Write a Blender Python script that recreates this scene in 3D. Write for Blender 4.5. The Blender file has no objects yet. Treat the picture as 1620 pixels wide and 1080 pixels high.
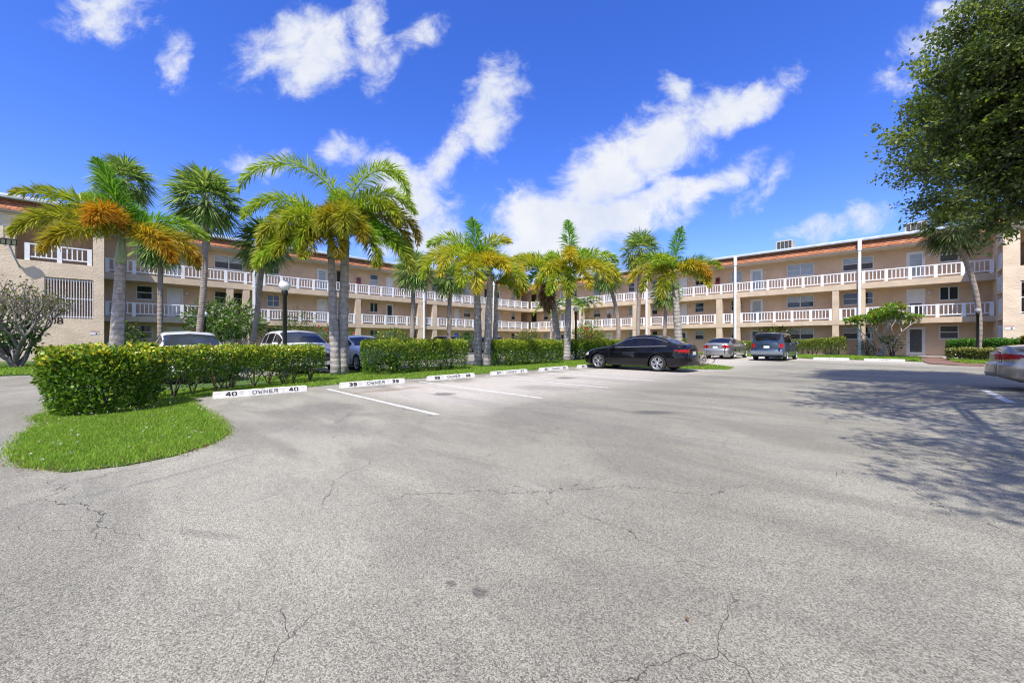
import bpy, math, random
import numpy as np
from mathutils import Vector, Matrix

# ---------------------------------------------------------------- camera, sky, sun, exposure
random.seed(7)
rng = np.random.default_rng(11)
SC = bpy.context.scene
R = math.radians
EYE = 1.2
RX, RY = 0.7127, 0.7014          # picture's right hand direction on the ground
FX, FY = -0.7014, 0.7127         # viewing direction on the ground

cam_d = bpy.data.cameras.new('camera')
cam_d.lens = 14.0
cam_d.sensor_width = 36.0
cam_d.clip_start = 0.05
cam_d.clip_end = 3000
cam = bpy.data.objects.new('camera', cam_d)
SC.collection.objects.link(cam)
cam.location = (0, 0, EYE)
cam.rotation_euler = (R(90), 0, R(44.54))
SC.camera = cam

SUN_EL = R(57)
sh = Vector((0.50, -0.866))
sh.normalize()
SUN_DIR = Vector((sh.x * math.cos(SUN_EL), sh.y * math.cos(SUN_EL), math.sin(SUN_EL)))
sun_d = bpy.data.lights.new('sun', 'SUN')
sun_d.energy = 4.8
sun_d.angle = R(0.53)
sun_d.color = (1.0, 0.94, 0.84)
sun = bpy.data.objects.new('sun', sun_d)
SC.collection.objects.link(sun)
sun.rotation_euler = SUN_DIR.to_track_quat('Z', 'Y').to_euler()

SC.view_settings.view_transform = 'Standard'
SC.view_settings.look = 'None'
SC.view_settings.gamma = 1
SC.view_settings.exposure = 0.5
SC.cycles.use_denoising = True
SC.cycles.filter_width = 1.15
SC.cycles.sample_clamp_indirect = 6
SC.cycles.max_bounces = 8
SC.cycles.diffuse_bounces = 4
SC.cycles.glossy_bounces = 3
SC.cycles.transmission_bounces = 4
SC.cycles.transparent_max_bounces = 8
SC.cycles.caustics_reflective = False
SC.cycles.caustics_refractive = False


class NT:
    """small helper for node trees"""
    def __init__(s, tree):
        s.t = tree

    def n(s, typ, **kw):
        nd = s.t.nodes.new(typ)
        for k, v in kw.items():
            setattr(nd, k, v)
        return nd

    def l(s, a, b):
        s.t.links.new(a, b)

    def put(s, sock, v):
        if hasattr(v, 'links') or isinstance(v, bpy.types.NodeSocket):
            s.l(v, sock)
        else:
            sock.default_value = v

    def math(s, op, a, b=0.0, c=None, clamp=False):
        nd = s.n('ShaderNodeMath', operation=op, use_clamp=clamp)
        s.put(nd.inputs[0], a)
        s.put(nd.inputs[1], b)
        if c is not None:
            s.put(nd.inputs[2], c)
        return nd.outputs[0]

    def mix(s, f, a, b, typ='MIX'):
        nd = s.n('ShaderNodeMix', data_type='RGBA', blend_type=typ)
        s.put(nd.inputs[0], f)
        for k, v in ((6, a), (7, b)):
            if isinstance(v, (tuple, list)):
                v = tuple(v) + ((1.0,) if len(v) == 3 else ())
            s.put(nd.inputs[k], v)
        return nd.outputs[2]

    def ramp(s, x, a, b, c=0.0, d=1.0, smooth=True):
        nd = s.n('ShaderNodeMapRange', interpolation_type='SMOOTHSTEP' if smooth else 'LINEAR')
        s.put(nd.inputs[0], x)
        for k, v in zip((1, 2, 3, 4), (a, b, c, d)):
            nd.inputs[k].default_value = v
        return nd.outputs[0]

    def noise(s, vec, scale, detail=4, rough=0.55, dist=0.0):
        nd = s.n('ShaderNodeTexNoise')
        if vec is not None:
            s.l(vec, nd.inputs['Vector'])
        nd.inputs['Scale'].default_value = scale
        nd.inputs['Detail'].default_value = detail
        nd.inputs['Roughness'].default_value = rough
        nd.inputs['Distortion'].default_value = dist
        return nd

    def mapping(s, vec, loc=(0, 0, 0), rot=(0, 0, 0), scale=(1, 1, 1), typ='POINT'):
        nd = s.n('ShaderNodeMapping', vector_type=typ)
        s.l(vec, nd.inputs['Vector'])
        nd.inputs['Location'].default_value = loc
        nd.inputs['Rotation'].default_value = rot
        nd.inputs['Scale'].default_value = scale
        return nd.outputs[0]

    def bump(s, h, dist, strength=1.0):
        nd = s.n('ShaderNodeBump')
        s.l(h, nd.inputs['Height'])
        nd.inputs['Distance'].default_value = dist
        nd.inputs['Strength'].default_value = strength
        return nd.outputs[0]


world = bpy.data.worlds.new('World')
SC.world = world
world.use_nodes = True
wt = NT(world.node_tree)
for nd in list(world.node_tree.nodes):
    world.node_tree.nodes.remove(nd)
w_out = wt.n('ShaderNodeOutputWorld')
bg = wt.n('ShaderNodeBackground')
bg.inputs['Strength'].default_value = 0.112
wt.l(bg.outputs[0], w_out.inputs['Surface'])
sky = wt.n('ShaderNodeTexSky', sky_type='NISHITA')
sky.sun_disc = False
sky.sun_elevation = SUN_EL
sky.sun_rotation = math.atan2(sh.x, sh.y)
sky.altitude = 0
sky.air_density = 1.0
sky.dust_density = 0.3
sky.ozone_density = 3.0
hs = wt.n('ShaderNodeHueSaturation')
hs.inputs['Hue'].default_value = 0.512
hs.inputs['Saturation'].default_value = 1.28
hs.inputs['Value'].default_value = 1.0
wt.l(sky.outputs[0], hs.inputs['Color'])
skycol = wt.mix(1.0, hs.outputs[0], (1.26, 1.23, 1.72), 'MULTIPLY')
# clouds: fixed to compass directions, built from soft ellipses broken up by noise
geo = wt.n('ShaderNodeTexCoord')
D = geo.outputs['Generated']


def wdot(v):
    nd = wt.n('ShaderNodeVectorMath', operation='DOT_PRODUCT')
    wt.l(D, nd.inputs[0])
    nd.inputs[1].default_value = v
    return nd.outputs['Value']


fw = wt.math('MAXIMUM', wdot((FX, FY, 0)), 0.05)
uu = wt.math('DIVIDE', wdot((RX, RY, 0)), fw)
vv = wt.math('DIVIDE', wdot((0, 0, 1)), fw)
cmb = wt.n('ShaderNodeCombineXYZ')
wt.l(uu, cmb.inputs[0])
wt.l(vv, cmb.inputs[1])
UV = cmb.outputs[0]
warp = wt.noise(UV, 3.2, 5, 0.6)
wv = wt.n('ShaderNodeVectorMath', operation='MULTIPLY_ADD')
wt.l(warp.outputs['Color'], wv.inputs[0])
wv.inputs[1].default_value = (0.2, 0.2, 0)
wv.inputs[2].default_value = (-0.08, -0.08, 0)
wa = wt.n('ShaderNodeVectorMath', operation='ADD')
wt.l(UV, wa.inputs[0])
wt.l(wv.outputs[0], wa.inputs[1])
UVW = wa.outputs[0]
CLOUDS = [  # centre x, y, radius x, y (picture pixels at 1620 wide), tilt in degrees, weight
    (905, 345, 135, 75, 10, 1.0), (1010, 330, 120, 45, 15, 0.95), (960, 275, 120, 62, 38, 1.0), (1050, 215, 130, 62, 32, 1.0),
    (1165, 158, 125, 36, 24, 0.95), (1085, 120, 30, 26, 0, 0.62), (1110, 292, 130, 26, 28, 0.8),
    (650, 315, 85, 85, 0, 0.92), (690, 370, 60, 50, 0, 0.8), (785, 165, 52, 78, -20, 0.86),
    (715, 235, 80, 30, 40, 0.72), (620, 262, 55, 42, 0, 0.7), (545, 235, 40, 40, 0, 0.55),
    (505, 62, 125, 62, 10, 0.84), (605, 48, 40, 70, 0, 0.74), (470, 100, 70, 40, 0, 0.7),
    (292, 72, 40, 48, 0, 0.62), (688, 40, 40, 36, 0, 0.6), (180, 8, 100, 36, 0, 0.66),
    (425, 262, 60, 34, 20, 0.5), (1345, 342, 110, 24, 12, 0.56), (1480, 75, 110, 50, 45, 0.54),
    (1545, 8, 70, 34, 0, 0.66), (1225, 282, 70, 22, 35, 0.46), (870, 385, 130, 45, 0, 0.9),
]
field = None
for cx, cy, rx_, ry_, ang, w in CLOUDS:
    m = wt.mapping(UVW, ((cx - 810) / 630, (540 - cy) / 630, 0), (0, 0, R(ang)), (rx_ / 630 * 1.62, ry_ / 630 * 1.68, 1), 'TEXTURE')
    ln = wt.n('ShaderNodeVectorMath', operation='LENGTH')
    wt.l(m, ln.inputs[0])
    e = wt.ramp(ln.outputs['Value'], 0.0, 1.0, w, 0.0)
    field = e if field is None else wt.math('MAXIMUM', field, e)
fine = wt.noise(wt.mapping(UV, scale=(1, 1.25, 1), rot=(0, 0, R(-20))), 8.5, 12, 0.66, 0.35)
dens = wt.math('ADD', field, wt.math('MULTIPLY', wt.math('SUBTRACT', fine.outputs['Fac'], 0.5), 1.6))
cover = wt.ramp(dens, 0.17, 0.84, 0.0, 0.98)
cover = wt.math('MULTIPLY', cover, wt.ramp(field, 0.0, 0.22))
cover = wt.math('MULTIPLY', cover, wt.ramp(wdot((FX, FY, 0)), 0.05, 0.2))
soft = wt.noise(UV, 5.0, 5, 0.6)
ccol = wt.mix(wt.ramp(soft.outputs['Fac'], 0.3, 0.65), (4.6, 5.0, 5.9), (5.8, 5.9, 6.1))
# unseen white cloud overhead and behind, added to whiten the ambient light
oth = wt.noise(wt.mapping(D, scale=(1, 1, 1.6)), 2.3, 7, 0.6, 0.3)
rest = wt.ramp(oth.outputs['Fac'], 0.42, 0.62, 0.0, 0.85)
rest = wt.math('MULTIPLY', rest, wt.math('MAXIMUM', wt.ramp(wdot((FX, FY, 0)), 0.12, -0.15), wt.ramp(wdot((0, 0, 1)), 0.70, 0.85)))
cover = wt.math('MAXIMUM', cover, rest)
col = wt.mix(cover, skycol, ccol)
wt.l(col, bg.inputs['Color'])


# ---------------------------------------------------------------- helpers
def px_ray(px):
    return (px - 810) / 630.0


def ground_at(px, py, z=0.0):
    """ground point seen at a photograph pixel (1620 x 1080)"""
    d = (EYE - z) * 630 / (py - 540.0)
    r = px_ray(px) * d
    return (RX * r + FX * d, RY * r + FY * d)


def along(px, d):
    r = px_ray(px) * d
    return (RX * r + FX * d, RY * r + FY * d)


def height_at(py, d):
    return EYE + (540 - py) * d / 630.0


def dirv(alpha, elev):
    """direction from a bearing (0 = picture right, 90 = away) and an elevation, degrees"""
    a, e = R(alpha), R(elev)
    r, f = math.cos(a) * math.cos(e), math.sin(a) * math.cos(e)
    return np.array((RX * r + FX * f, RY * r + FY * f, math.sin(e)))


def link(o, parent=None):
    SC.collection.objects.link(o)
    if parent is not None:
        o.parent = parent
    return o


def tag(o, label=None, cat=None, group=None, kind=None):
    if label:
        o['label'] = label
    if cat:
        o['category'] = cat
    if group:
        o['group'] = group
    if kind:
        o['kind'] = kind
    return o


def thing(name, label, cat, loc=(0, 0, 0), rz=0.0, group=None):
    o = bpy.data.objects.new(name, None)
    o.empty_display_size = 0.2
    link(o)
    o.location = loc
    o.rotation_euler = (0, 0, rz)
    return tag(o, label, cat, group)


def copy_tree(o, parent=None):
    c = o.copy()
    link(c, parent)
    for ch in list(o.children):
        copy_tree(ch, c)
    return c


class MB:
    """collects geometry and links it as ONE mesh object"""
    def __init__(s):
        s.v, s.f, s.m, s.sm = [], [], [], []

    def add(s, vs, fs, mi=0, smooth=False):
        b = len(s.v)
        s.v.extend(tuple(map(float, v)) for v in vs)
        for f in fs:
            s.f.append(tuple(b + i for i in f))
            s.m.append(mi)
            s.sm.append(smooth)
        return s

    def box(s, x0, x1, y0, y1, z0, z1, mi=0):
        vs = [(x0, y0, z0), (x1, y0, z0), (x1, y1, z0), (x0, y1, z0), (x0, y0, z1), (x1, y0, z1), (x1, y1, z1), (x0, y1, z1)]
        return s.add(vs, [(0, 3, 2, 1), (4, 5, 6, 7), (0, 1, 5, 4), (1, 2, 6, 5), (2, 3, 7, 6), (3, 0, 4, 7)], mi)

    def bevel_box(s, x0, x1, y0, y1, z0, z1, b, mi=0):
        """box with chamfered upright and top edges"""
        p = [(x0 + b, y0), (x1 - b, y0), (x1, y0 + b), (x1, y1 - b), (x1 - b, y1), (x0 + b, y1), (x0, y1 - b), (x0, y0 + b)]
        cx, cy = (x0 + x1) / 2, (y0 + y1) / 2
        sx, sy = 1 - 2 * b / max(x1 - x0, 1e-6), 1 - 2 * b / max(y1 - y0, 1e-6)
        vs = [(x, y, z0) for x, y in p] + [(x, y, z1 - b) for x, y in p] + [(cx + (x - cx) * sx, cy + (y - cy) * sy, z1) for x, y in p]
        fs = [tuple(range(7, -1, -1)), tuple(range(16, 24))]
        for k in range(8):
            n = (k + 1) % 8
            fs += [(k, n, n + 8, k + 8), (k + 8, n + 8, n + 16, k + 16)]
        return s.add(vs, fs, mi)

    def tube(s, pts, rad, n=8, mi=0, cap=True, smooth=True):
        pts = [Vector(p) for p in pts]
        if not hasattr(rad, '__len__'):
            rad = [rad] * len(pts)
        b = len(s.v)
        up = Vector((0.31, 0.17, 0.93))
        for i, p in enumerate(pts):
            t = (pts[min(i + 1, len(pts) - 1)] - pts[max(i - 1, 0)]).normalized()
            if abs(t.dot(up)) > 0.97:
                up = Vector((1, 0.1, 0))
            a = t.cross(up).normalized()
            c = t.cross(a)
            for k in range(n):
                q = 2 * math.pi * k / n
                s.v.append(tuple(p + (a * math.cos(q) + c * math.sin(q)) * rad[i]))
        for i in range(len(pts) - 1):
            for k in range(n):
                k2 = (k + 1) % n
                s.f.append((b + i * n + k, b + i * n + k2, b + (i + 1) * n + k2, b + (i + 1) * n + k))
                s.m.append(mi)
                s.sm.append(smooth)
        if cap:
            s.f.append(tuple(b + k for k in range(n - 1, -1, -1)))
            s.f.append(tuple(b + (len(pts) - 1) * n + k for k in range(n)))
            s.m += [mi, mi]
            s.sm += [False, False]
        return s

    def lathe(s, prof, c=(0, 0, 0), n=20, mi=0, axis='z', smooth=True):
        """revolve (radius, height) pairs round an axis"""
        b = len(s.v)
        for r, h in prof:
            for k in range(n):
                q = 2 * math.pi * k / n
                x, y = r * math.cos(q), r * math.sin(q)
                if axis == 'z':
                    s.v.append((c[0] + x, c[1] + y, c[2] + h))
                elif axis == 'y':
                    s.v.append((c[0] + x, c[1] + h, c[2] + y))
                else:
                    s.v.append((c[0] + h, c[1] + x, c[2] + y))
        for i in range(len(prof) - 1):
            for k in range(n):
                k2 = (k + 1) % n
                s.f.append((b + i * n + k, b + i * n + k2, b + (i + 1) * n + k2, b + (i + 1) * n + k))
                s.m.append(mi)
                s.sm.append(smooth)
        return s

    def poly_prism(s, pts, z0, z1, mi=0):
        n = len(pts)
        vs = [(x, y, z0) for x, y in pts] + [(x, y, z1) for x, y in pts]
        fs = [tuple(range(n - 1, -1, -1)), tuple(range(n, 2 * n))] + [(k, (k + 1) % n, (k + 1) % n + n, k + n) for k in range(n)]
        return s.add(vs, fs, mi)

    def build(s, name, mats, parent=None, world=False):
        me = bpy.data.meshes.new(name)
        off = Vector((0, 0, 0))
        if world and parent is not None:
            q = parent
            while q is not None:
                off += q.location
                q = q.parent
        vs = s.v if not off.length else [(x - off.x, y - off.y, z - off.z) for x, y, z in s.v]
        me.from_pydata(vs, [], s.f)
        if not isinstance(mats, (list, tuple)):
            mats = [mats]
        for m in mats:
            me.materials.append(m)
        me.polygons.foreach_set('material_index', s.m)
        me.polygons.foreach_set('use_smooth', s.sm)
        me.update()
        return link(bpy.data.objects.new(name, me), parent)


def np_mesh(name, V, F, mat, parent=None, col=None, smooth=False):
    """fast mesh from arrays; F is (n,3) or (n,4); col per vertex"""
    me = bpy.data.meshes.new(name)
    V = np.asarray(V, np.float32)
    F = np.asarray(F, np.int32)
    k = F.shape[1]
    me.vertices.add(len(V))
    me.vertices.foreach_set('co', V.ravel())
    me.loops.add(F.size)
    me.loops.foreach_set('vertex_index', F.ravel())
    me.polygons.add(len(F))
    me.polygons.foreach_set('loop_start', np.arange(0, F.size, k, dtype=np.int32))
    me.polygons.foreach_set('loop_total', np.full(len(F), k, np.int32))
    if smooth:
        me.polygons.foreach_set('use_smooth', np.ones(len(F), bool))
    me.materials.append(mat)
    if col is not None:
        a = me.color_attributes.new('Col', 'FLOAT_COLOR', 'POINT')
        c4 = np.ones((len(V), 4), np.float32)
        c4[:, :3] = col
        a.data.foreach_set('color', c4.ravel())
    me.update()
    me.validate()
    return link(bpy.data.objects.new(name, me), parent)


def unit(a):
    return a / np.maximum(np.linalg.norm(a, axis=-1, keepdims=True), 1e-9)


def leaves(P, Dr, L, W, col, fold=0.25, droop=0.0, nrm=None):
    """diamond leaves: arrays of base points, directions, lengths, widths -> V, F, per vertex colour"""
    n = len(P)
    Dr = unit(Dr)
    if nrm is None:
        nrm = rng.normal(size=(n, 3)) + (0, 0, 0.8)
    B = unit(np.cross(Dr, nrm))
    N = np.cross(B, Dr)
    L = np.broadcast_to(L, (n,))[:, None]
    W = np.broadcast_to(W, (n,))[:, None]
    mid = P + Dr * L * 0.5
    V = np.empty((n, 4, 3))
    V[:, 0] = P
    V[:, 1] = mid + B * W * 0.5 + N * W * fold
    V[:, 2] = P + Dr * L - np.array((0, 0, 1.0)) * L * droop
    V[:, 3] = mid - B * W * 0.5 + N * W * fold
    F = np.arange(n * 4).reshape(n, 4)
    C = np.repeat(np.asarray(col, float), 4, axis=0) if np.ndim(col) == 2 else np.tile(col, (n * 4, 1))
    return V.reshape(-1, 3), F, C


def join(parts):
    V, F, C, b = [], [], [], 0
    for v, f, c in parts:
        V.append(v)
        F.append(f + b)
        C.append(c)
        b += len(v)
    return np.concatenate(V), np.concatenate(F), np.concatenate(C)


def jitter_cols(base_list, n, amt=0.18, weights=None):
    base = np.asarray(base_list, float)
    idx = rng.choice(len(base), n, p=weights)
    c = base[idx] * (1 + amt * rng.normal(size=(n, 1)))
    return np.clip(c, 0.004, 0.9)


# ---------------------------------------------------------------- materials
MATS = {}


def mat(name, base, rough=0.6, var=0.12, scale=4.0, bump=0.0, bscale=60.0, metal=0.0, spec=0.5, coat=0.0, base2=None, stretch=(1, 1, 1), emit=0.0):
    if name in MATS:
        return MATS[name]
    m = bpy.data.materials.new(name)
    m.use_nodes = True
    t = NT(m.node_tree)
    b = m.node_tree.nodes['Principled BSDF']
    tc = t.n('ShaderNodeTexCoord')
    vec = t.mapping(tc.outputs['Object'], scale=stretch)
    n = t.noise(vec, scale, 5, 0.6)
    dark = tuple(c * (1 - var) for c in base) if base2 is None else base2
    lite = tuple(min(c * (1 + var), 1) for c in base) if base2 is None else base
    t.l(t.mix(t.ramp(n.outputs['Fac'], 0.3, 0.7), dark, lite), b.inputs['Base Color'])
    b.inputs['Roughness'].default_value = rough
    b.inputs['Metallic'].default_value = metal
    b.inputs['Specular IOR Level'].default_value = spec
    b.inputs['Coat Weight'].default_value = coat
    b.inputs['Coat Roughness'].default_value = 0.04
    if bump:
        n2 = t.noise(vec, bscale, 4, 0.6)
        t.l(t.bump(n2.outputs['Fac'], bump), b.inputs['Normal'])
    if emit:
        b.inputs['Emission Color'].default_value = tuple(base) + (1,)
        b.inputs['Emission Strength'].default_value = emit
    MATS[name] = m
    return m


def leaf_mat(name, rough=0.42, trans=0.42, spec=0.4):
    if name in MATS:
        return MATS[name]
    m = bpy.data.materials.new(name)
    m.use_nodes = True
    t = NT(m.node_tree)
    b = m.node_tree.nodes['Principled BSDF']
    at = t.n('ShaderNodeAttribute', attribute_name='Col')
    tc = t.n('ShaderNodeTexCoord')
    n = t.noise(tc.outputs['Object'], 7.0, 3)
    c = t.mix(t.ramp(n.outputs['Fac'], 0.3, 0.7, 0.0, 0.35), at.outputs['Color'], (0.5, 0.5, 0.5), 'MULTIPLY')
    t.l(c, b.inputs['Base Color'])
    b.inputs['Roughness'].default_value = rough
    b.inputs['Specular IOR Level'].default_value = spec
    tr = t.n('ShaderNodeBsdfTranslucent')
    t.l(t.mix(1.0, c, (1.35, 1.3, 0.7), 'MULTIPLY'), tr.inputs['Color'])
    mx = t.n('ShaderNodeMixShader')
    mx.inputs[0].default_value = trans
    t.l(b.outputs[0], mx.inputs[1])
    t.l(tr.outputs[0], mx.inputs[2])
    t.l(mx.outputs[0], m.node_tree.nodes['Material Output'].inputs['Surface'])
    MATS[name] = m
    return m


LEAF = leaf_mat('foliage_leaf')
GLOSSY_LEAF = leaf_mat('waxy_leaf', 0.36, 0.28, 0.38)
TREE_LEAF = leaf_mat('shade_tree_leaf', 0.4, 0.46, 0.35)
GRASS = leaf_mat('grass_blade', 0.55, 0.35, 0.25)
STUCCO = mat('peach_stucco', (0.61, 0.45, 0.305), 0.85, 0.1, 0.7, 0.012, 26, spec=0.2)
STUCCO_FACE = mat('pale_stucco_fascia', (0.575, 0.46, 0.34), 0.85, 0.1, 1.3, 0.012, 22, spec=0.2)


def streaks(m, amount=0.5, dark=0.62):
    """rain streaks and grime running down a painted wall"""
    t = NT(m.node_tree)
    b = m.node_tree.nodes['Principled BSDF']
    P = t.n('ShaderNodeTexCoord').outputs['Object']
    src = b.inputs['Base Color'].links[0].from_socket
    n = t.noise(t.mapping(P, scale=(5.5, 5.5, 0.35)), 1.0, 5, 0.7)
    g = t.noise(P, 0.5, 4)
    f = t.math('MULTIPLY', t.ramp(n.outputs['Fac'], 0.52, 0.72, 0.0, amount), t.ramp(g.outputs['Fac'], 0.38, 0.6))
    bc = tuple(src.node.inputs[7].default_value)[:3]
    t.l(t.mix(f, src, tuple(c * dark for c in bc)), b.inputs['Base Color'])


streaks(STUCCO, 0.35, 0.7)
streaks(STUCCO_FACE, 0.65, 0.6)
STUCCO_BLOCK = mat('heavy_textured_stucco', (0.71, 0.58, 0.435), 0.9, 0.1, 1.1, 0.022, 9, spec=0.15, stretch=(1, 1, 1.5))
WHITE = mat('white_painted_metal', (0.80, 0.81, 0.82), 0.45, 0.05, 3)
SOFFIT = mat('soffit_paint', (0.50, 0.47, 0.43), 0.7, 0.08, 1.2)
GUTTER = mat('roof_edge_metal', (0.40, 0.44, 0.49), 0.5, 0.15, 2.0)
FRAME = mat('aluminium_frame', (0.60, 0.58, 0.54), 0.4, 0.06, 5, metal=0.2)
GLASS = mat('dark_window_glass', (0.028, 0.034, 0.038), 0.06, 0.3, 1.2, spec=0.6)
BLIND = mat('blind_behind_glass', (0.33, 0.37, 0.37), 0.16, 0.25, 2.5, spec=0.6, stretch=(1, 1, 12))
SCREEN = mat('insect_screen', (0.07, 0.068, 0.066), 0.55, 0.2, 6)
DOOR = mat('white_door_paint', (0.66, 0.655, 0.63), 0.4, 0.06, 3)
DARKDOOR = mat('dark_doorway', (0.012, 0.011, 0.010), 0.8, 0.2, 3)
BLACK = mat('black_painted_metal', (0.012, 0.013, 0.015), 0.4, 0.2, 8)
CONCRETE = mat('concrete_walkway', (0.42, 0.40, 0.37), 0.85, 0.15, 1.5, 0.004, 60)
RED = mat('red_cabinet', (0.32, 0.03, 0.025), 0.4, 0.1, 6)
STOP = mat('painted_concrete_stop', (0.76, 0.75, 0.72), 0.75, 0.07, 11, 0.008, 50, base2=(0.52, 0.505, 0.47))
INK = mat('black_stencil_paint', (0.02, 0.02, 0.022), 0.7, 0.25, 30)
INKFADE = mat('faded_stencil_paint', (0.10, 0.10, 0.11), 0.7, 0.45, 22)
PAINT = mat('road_marking_paint', (0.72, 0.72, 0.71), 0.7, 0.14, 9, base2=(0.40, 0.39, 0.38))
BARK = mat('grey_bark', (0.105, 0.092, 0.08), 0.9, 0.35, 5, 0.03, 18)
BROWN_BARK = mat('dark_shrub_stem', (0.075, 0.058, 0.045), 0.9, 0.35, 8, 0.02, 30)
PALE_BARK = mat('pale_smooth_bark', (0.46, 0.43, 0.385), 0.8, 0.2, 6, 0.01, 30)
CROWNSHAFT = mat('green_crownshaft', (0.16, 0.26, 0.10), 0.45, 0.3, 4, stretch=(4, 4, 0.7), base2=(0.30, 0.34, 0.22))
ACMET = mat('beige_unit_metal', (0.45, 0.43, 0.39), 0.5, 0.12, 3)
ACDARK = mat('unit_grille', (0.05, 0.05, 0.05), 0.6, 0.2, 9)


def ringed_bark(name, base, ring):
    m = mat(name, base, 0.9, 0.28, 6, 0.0)
    t = NT(m.node_tree)
    b = m.node_tree.nodes['Principled BSDF']
    tc = t.n('ShaderNodeTexCoord')
    w = t.n('ShaderNodeTexWave', bands_direction='Z')
    t.l(tc.outputs['Object'], w.inputs['Vector'])
    w.inputs['Scale'].default_value = ring
    w.inputs['Distortion'].default_value = 2.5
    w.inputs['Detail'].default_value = 3
    w.inputs['Detail Scale'].default_value = 2.0
    n = t.noise(tc.outputs['Object'], 26, 4)
    h = t.math('ADD', t.math('MULTIPLY', w.outputs['Fac'], 0.6), n.outputs['Fac'])
    t.l(t.bump(h, 0.02), b.inputs['Normal'])
    src = b.inputs['Base Color'].links[0].from_socket
    t.l(t.mix(t.ramp(w.outputs['Fac'], 0.02, 0.25, 0.45, 0.0), src, tuple(c * 0.5 for c in base)), b.inputs['Base Color'])
    return m


FOX_BARK = ringed_bark('ringed_palm_bark', (0.36, 0.33, 0.30), 1.6)
SABAL_BARK = ringed_bark('fibrous_palm_bark', (0.30, 0.255, 0.215), 4.0)


def asphalt():
    m = bpy.data.materials.new('weathered_asphalt')
    m.use_nodes = True
    t = NT(m.node_tree)
    b = m.node_tree.nodes['Principled BSDF']
    P = t.n('ShaderNodeTexCoord').outputs['Object']
    big = t.noise(P, 0.16, 5, 0.6, 0.4)
    mid = t.noise(t.mapping(P, scale=(0.5, 1.3, 1), rot=(0, 0, R(8))), 0.9, 6, 0.65, 0.6)
    c = t.mix(t.ramp(big.outputs['Fac'], 0.35, 0.65), (0.225, 0.214, 0.174), (0.312, 0.298, 0.244))
    c = t.mix(t.ramp(mid.outputs['Fac'], 0.38, 0.60, 0.55, 0.0), c, (0.165, 0.158, 0.132))
    # sun-bleached, tyre-worn stalls beside the planted strip
    sep = t.n('ShaderNodeSeparateXYZ')
    t.l(P, sep.inputs[0])
    wob = t.math('MULTIPLY', t.math('SUBTRACT', mid.outputs['Fac'], 0.5), 3.5)
    xx = t.math('ADD', sep.outputs[0], wob)
    band = t.math('MULTIPLY', t.ramp(xx, -10.3, -9.0), t.ramp(xx, -4.2, -7.5))
    band = t.math('MULTIPLY', band, t.ramp(sep.outputs[1], 3.6, 5.0))
    far = t.math('MULTIPLY', t.ramp(t.math('ADD', sep.outputs[1], wob), 27.0, 33.0), 1.0)
    pale = t.math('MAXIMUM', band, t.math('MULTIPLY', far, 0.8))
    c = t.mix(t.math('MULTIPLY', pale, 0.75), c, (0.50, 0.46, 0.41))
    # tyre streaks running with the traffic lane
    st = t.noise(t.mapping(P, rot=(0, 0, R(-40)), scale=(0.09, 1.1, 1)), 1.0, 6, 0.7)
    c = t.mix(t.ramp(st.outputs['Fac'], 0.50, 0.68, 0.0, 0.42), c, (0.175, 0.168, 0.16))
    # turning marks: arcs about the island nose
    cd = t.n('ShaderNodeVectorMath', operation='DISTANCE')
    t.l(P, cd.inputs[0])
    cd.inputs[1].default_value = (-9.2, -1.2, 0)
    arc = t.noise(None, 1.6, 5, 0.75)
    arc.noise_dimensions = '1D'
    t.l(cd.outputs['Value'], arc.inputs['W'])
    am = t.math('MULTIPLY', t.ramp(arc.outputs['Fac'], 0.55, 0.7), t.math('MULTIPLY', t.ramp(cd.outputs['Value'], 3.2, 4.2), t.ramp(cd.outputs['Value'], 8.0, 5.0)))
    brk = t.ramp(t.noise(P, 0.5, 4).outputs['Fac'], 0.45, 0.62)
    c = t.mix(t.math('MULTIPLY', t.math('MULTIPLY', am, brk), 0.5), c, (0.16, 0.154, 0.147))
    # oil drips and rust under parked cars, dark scuffs across the lane
    def spots(pts, colr, amt, edge=0.45):
        nonlocal c
        ed = t.noise(P, 2.2, 5, 0.7)
        for (x, y, rx_, ry_, rot) in pts:
            q = t.mapping(P, (x, y, 0), (0, 0, R(rot)), (rx_, ry_, 1), 'TEXTURE')
            ln = t.n('ShaderNodeVectorMath', operation='LENGTH')
            t.l(q, ln.inputs[0])
            dd = t.math('ADD', ln.outputs['Value'], t.math('MULTIPLY', t.math('SUBTRACT', ed.outputs['Fac'], 0.5), 1.6))
            c = t.mix(t.ramp(dd, edge, 1.1, amt, 0.0), c, colr)
    g1, g2, g3, g4 = ground_at(612, 617), ground_at(400, 675), ground_at(330, 845), ground_at(720, 618)
    spots([(g1[0], g1[1], 0.32, 1.1, 0)], (0.20, 0.13, 0.085), 0.55)
    spots([(g2[0], g2[1], 0.5, 2.2, -52), (g3[0], g3[1], 0.05, 0.34, -58), (-7.4, 2.6, 0.7, 0.9, 0), (-6.6, 8.0, 1.1, 0.6, 20), (-4.4, 5.0, 0.9, 1.6, 30), (-2.5, 9.5, 3.0, 0.5, 10), (1.5, 12.0, 2.8, 0.5, 0), (-3.5, 14.5, 3.5, 0.7, 5)], (0.14, 0.132, 0.12), 0.36)
    spots([(0.9, 2.2, 0.06, 0.05, 0), (-1.45, 1.25, 0.05, 0.035, 0), (-1.6, 1.2, 0.035, 0.03, 0), (-3.0, 6.5, 0.5, 0.25, 40), (-7.9, 10.6, 0.4, 0.4, 0), (-7.5, 5.4, 0.3, 0.35, 0)], (0.075, 0.07, 0.066), 0.7)
    # aggregate: pale and dark stones in the binder
    v = t.n('ShaderNodeTexVoronoi')
    t.l(P, v.inputs['Vector'])
    v.inputs['Scale'].default_value = 185
    vs = t.n('ShaderNodeSeparateColor')
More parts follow.
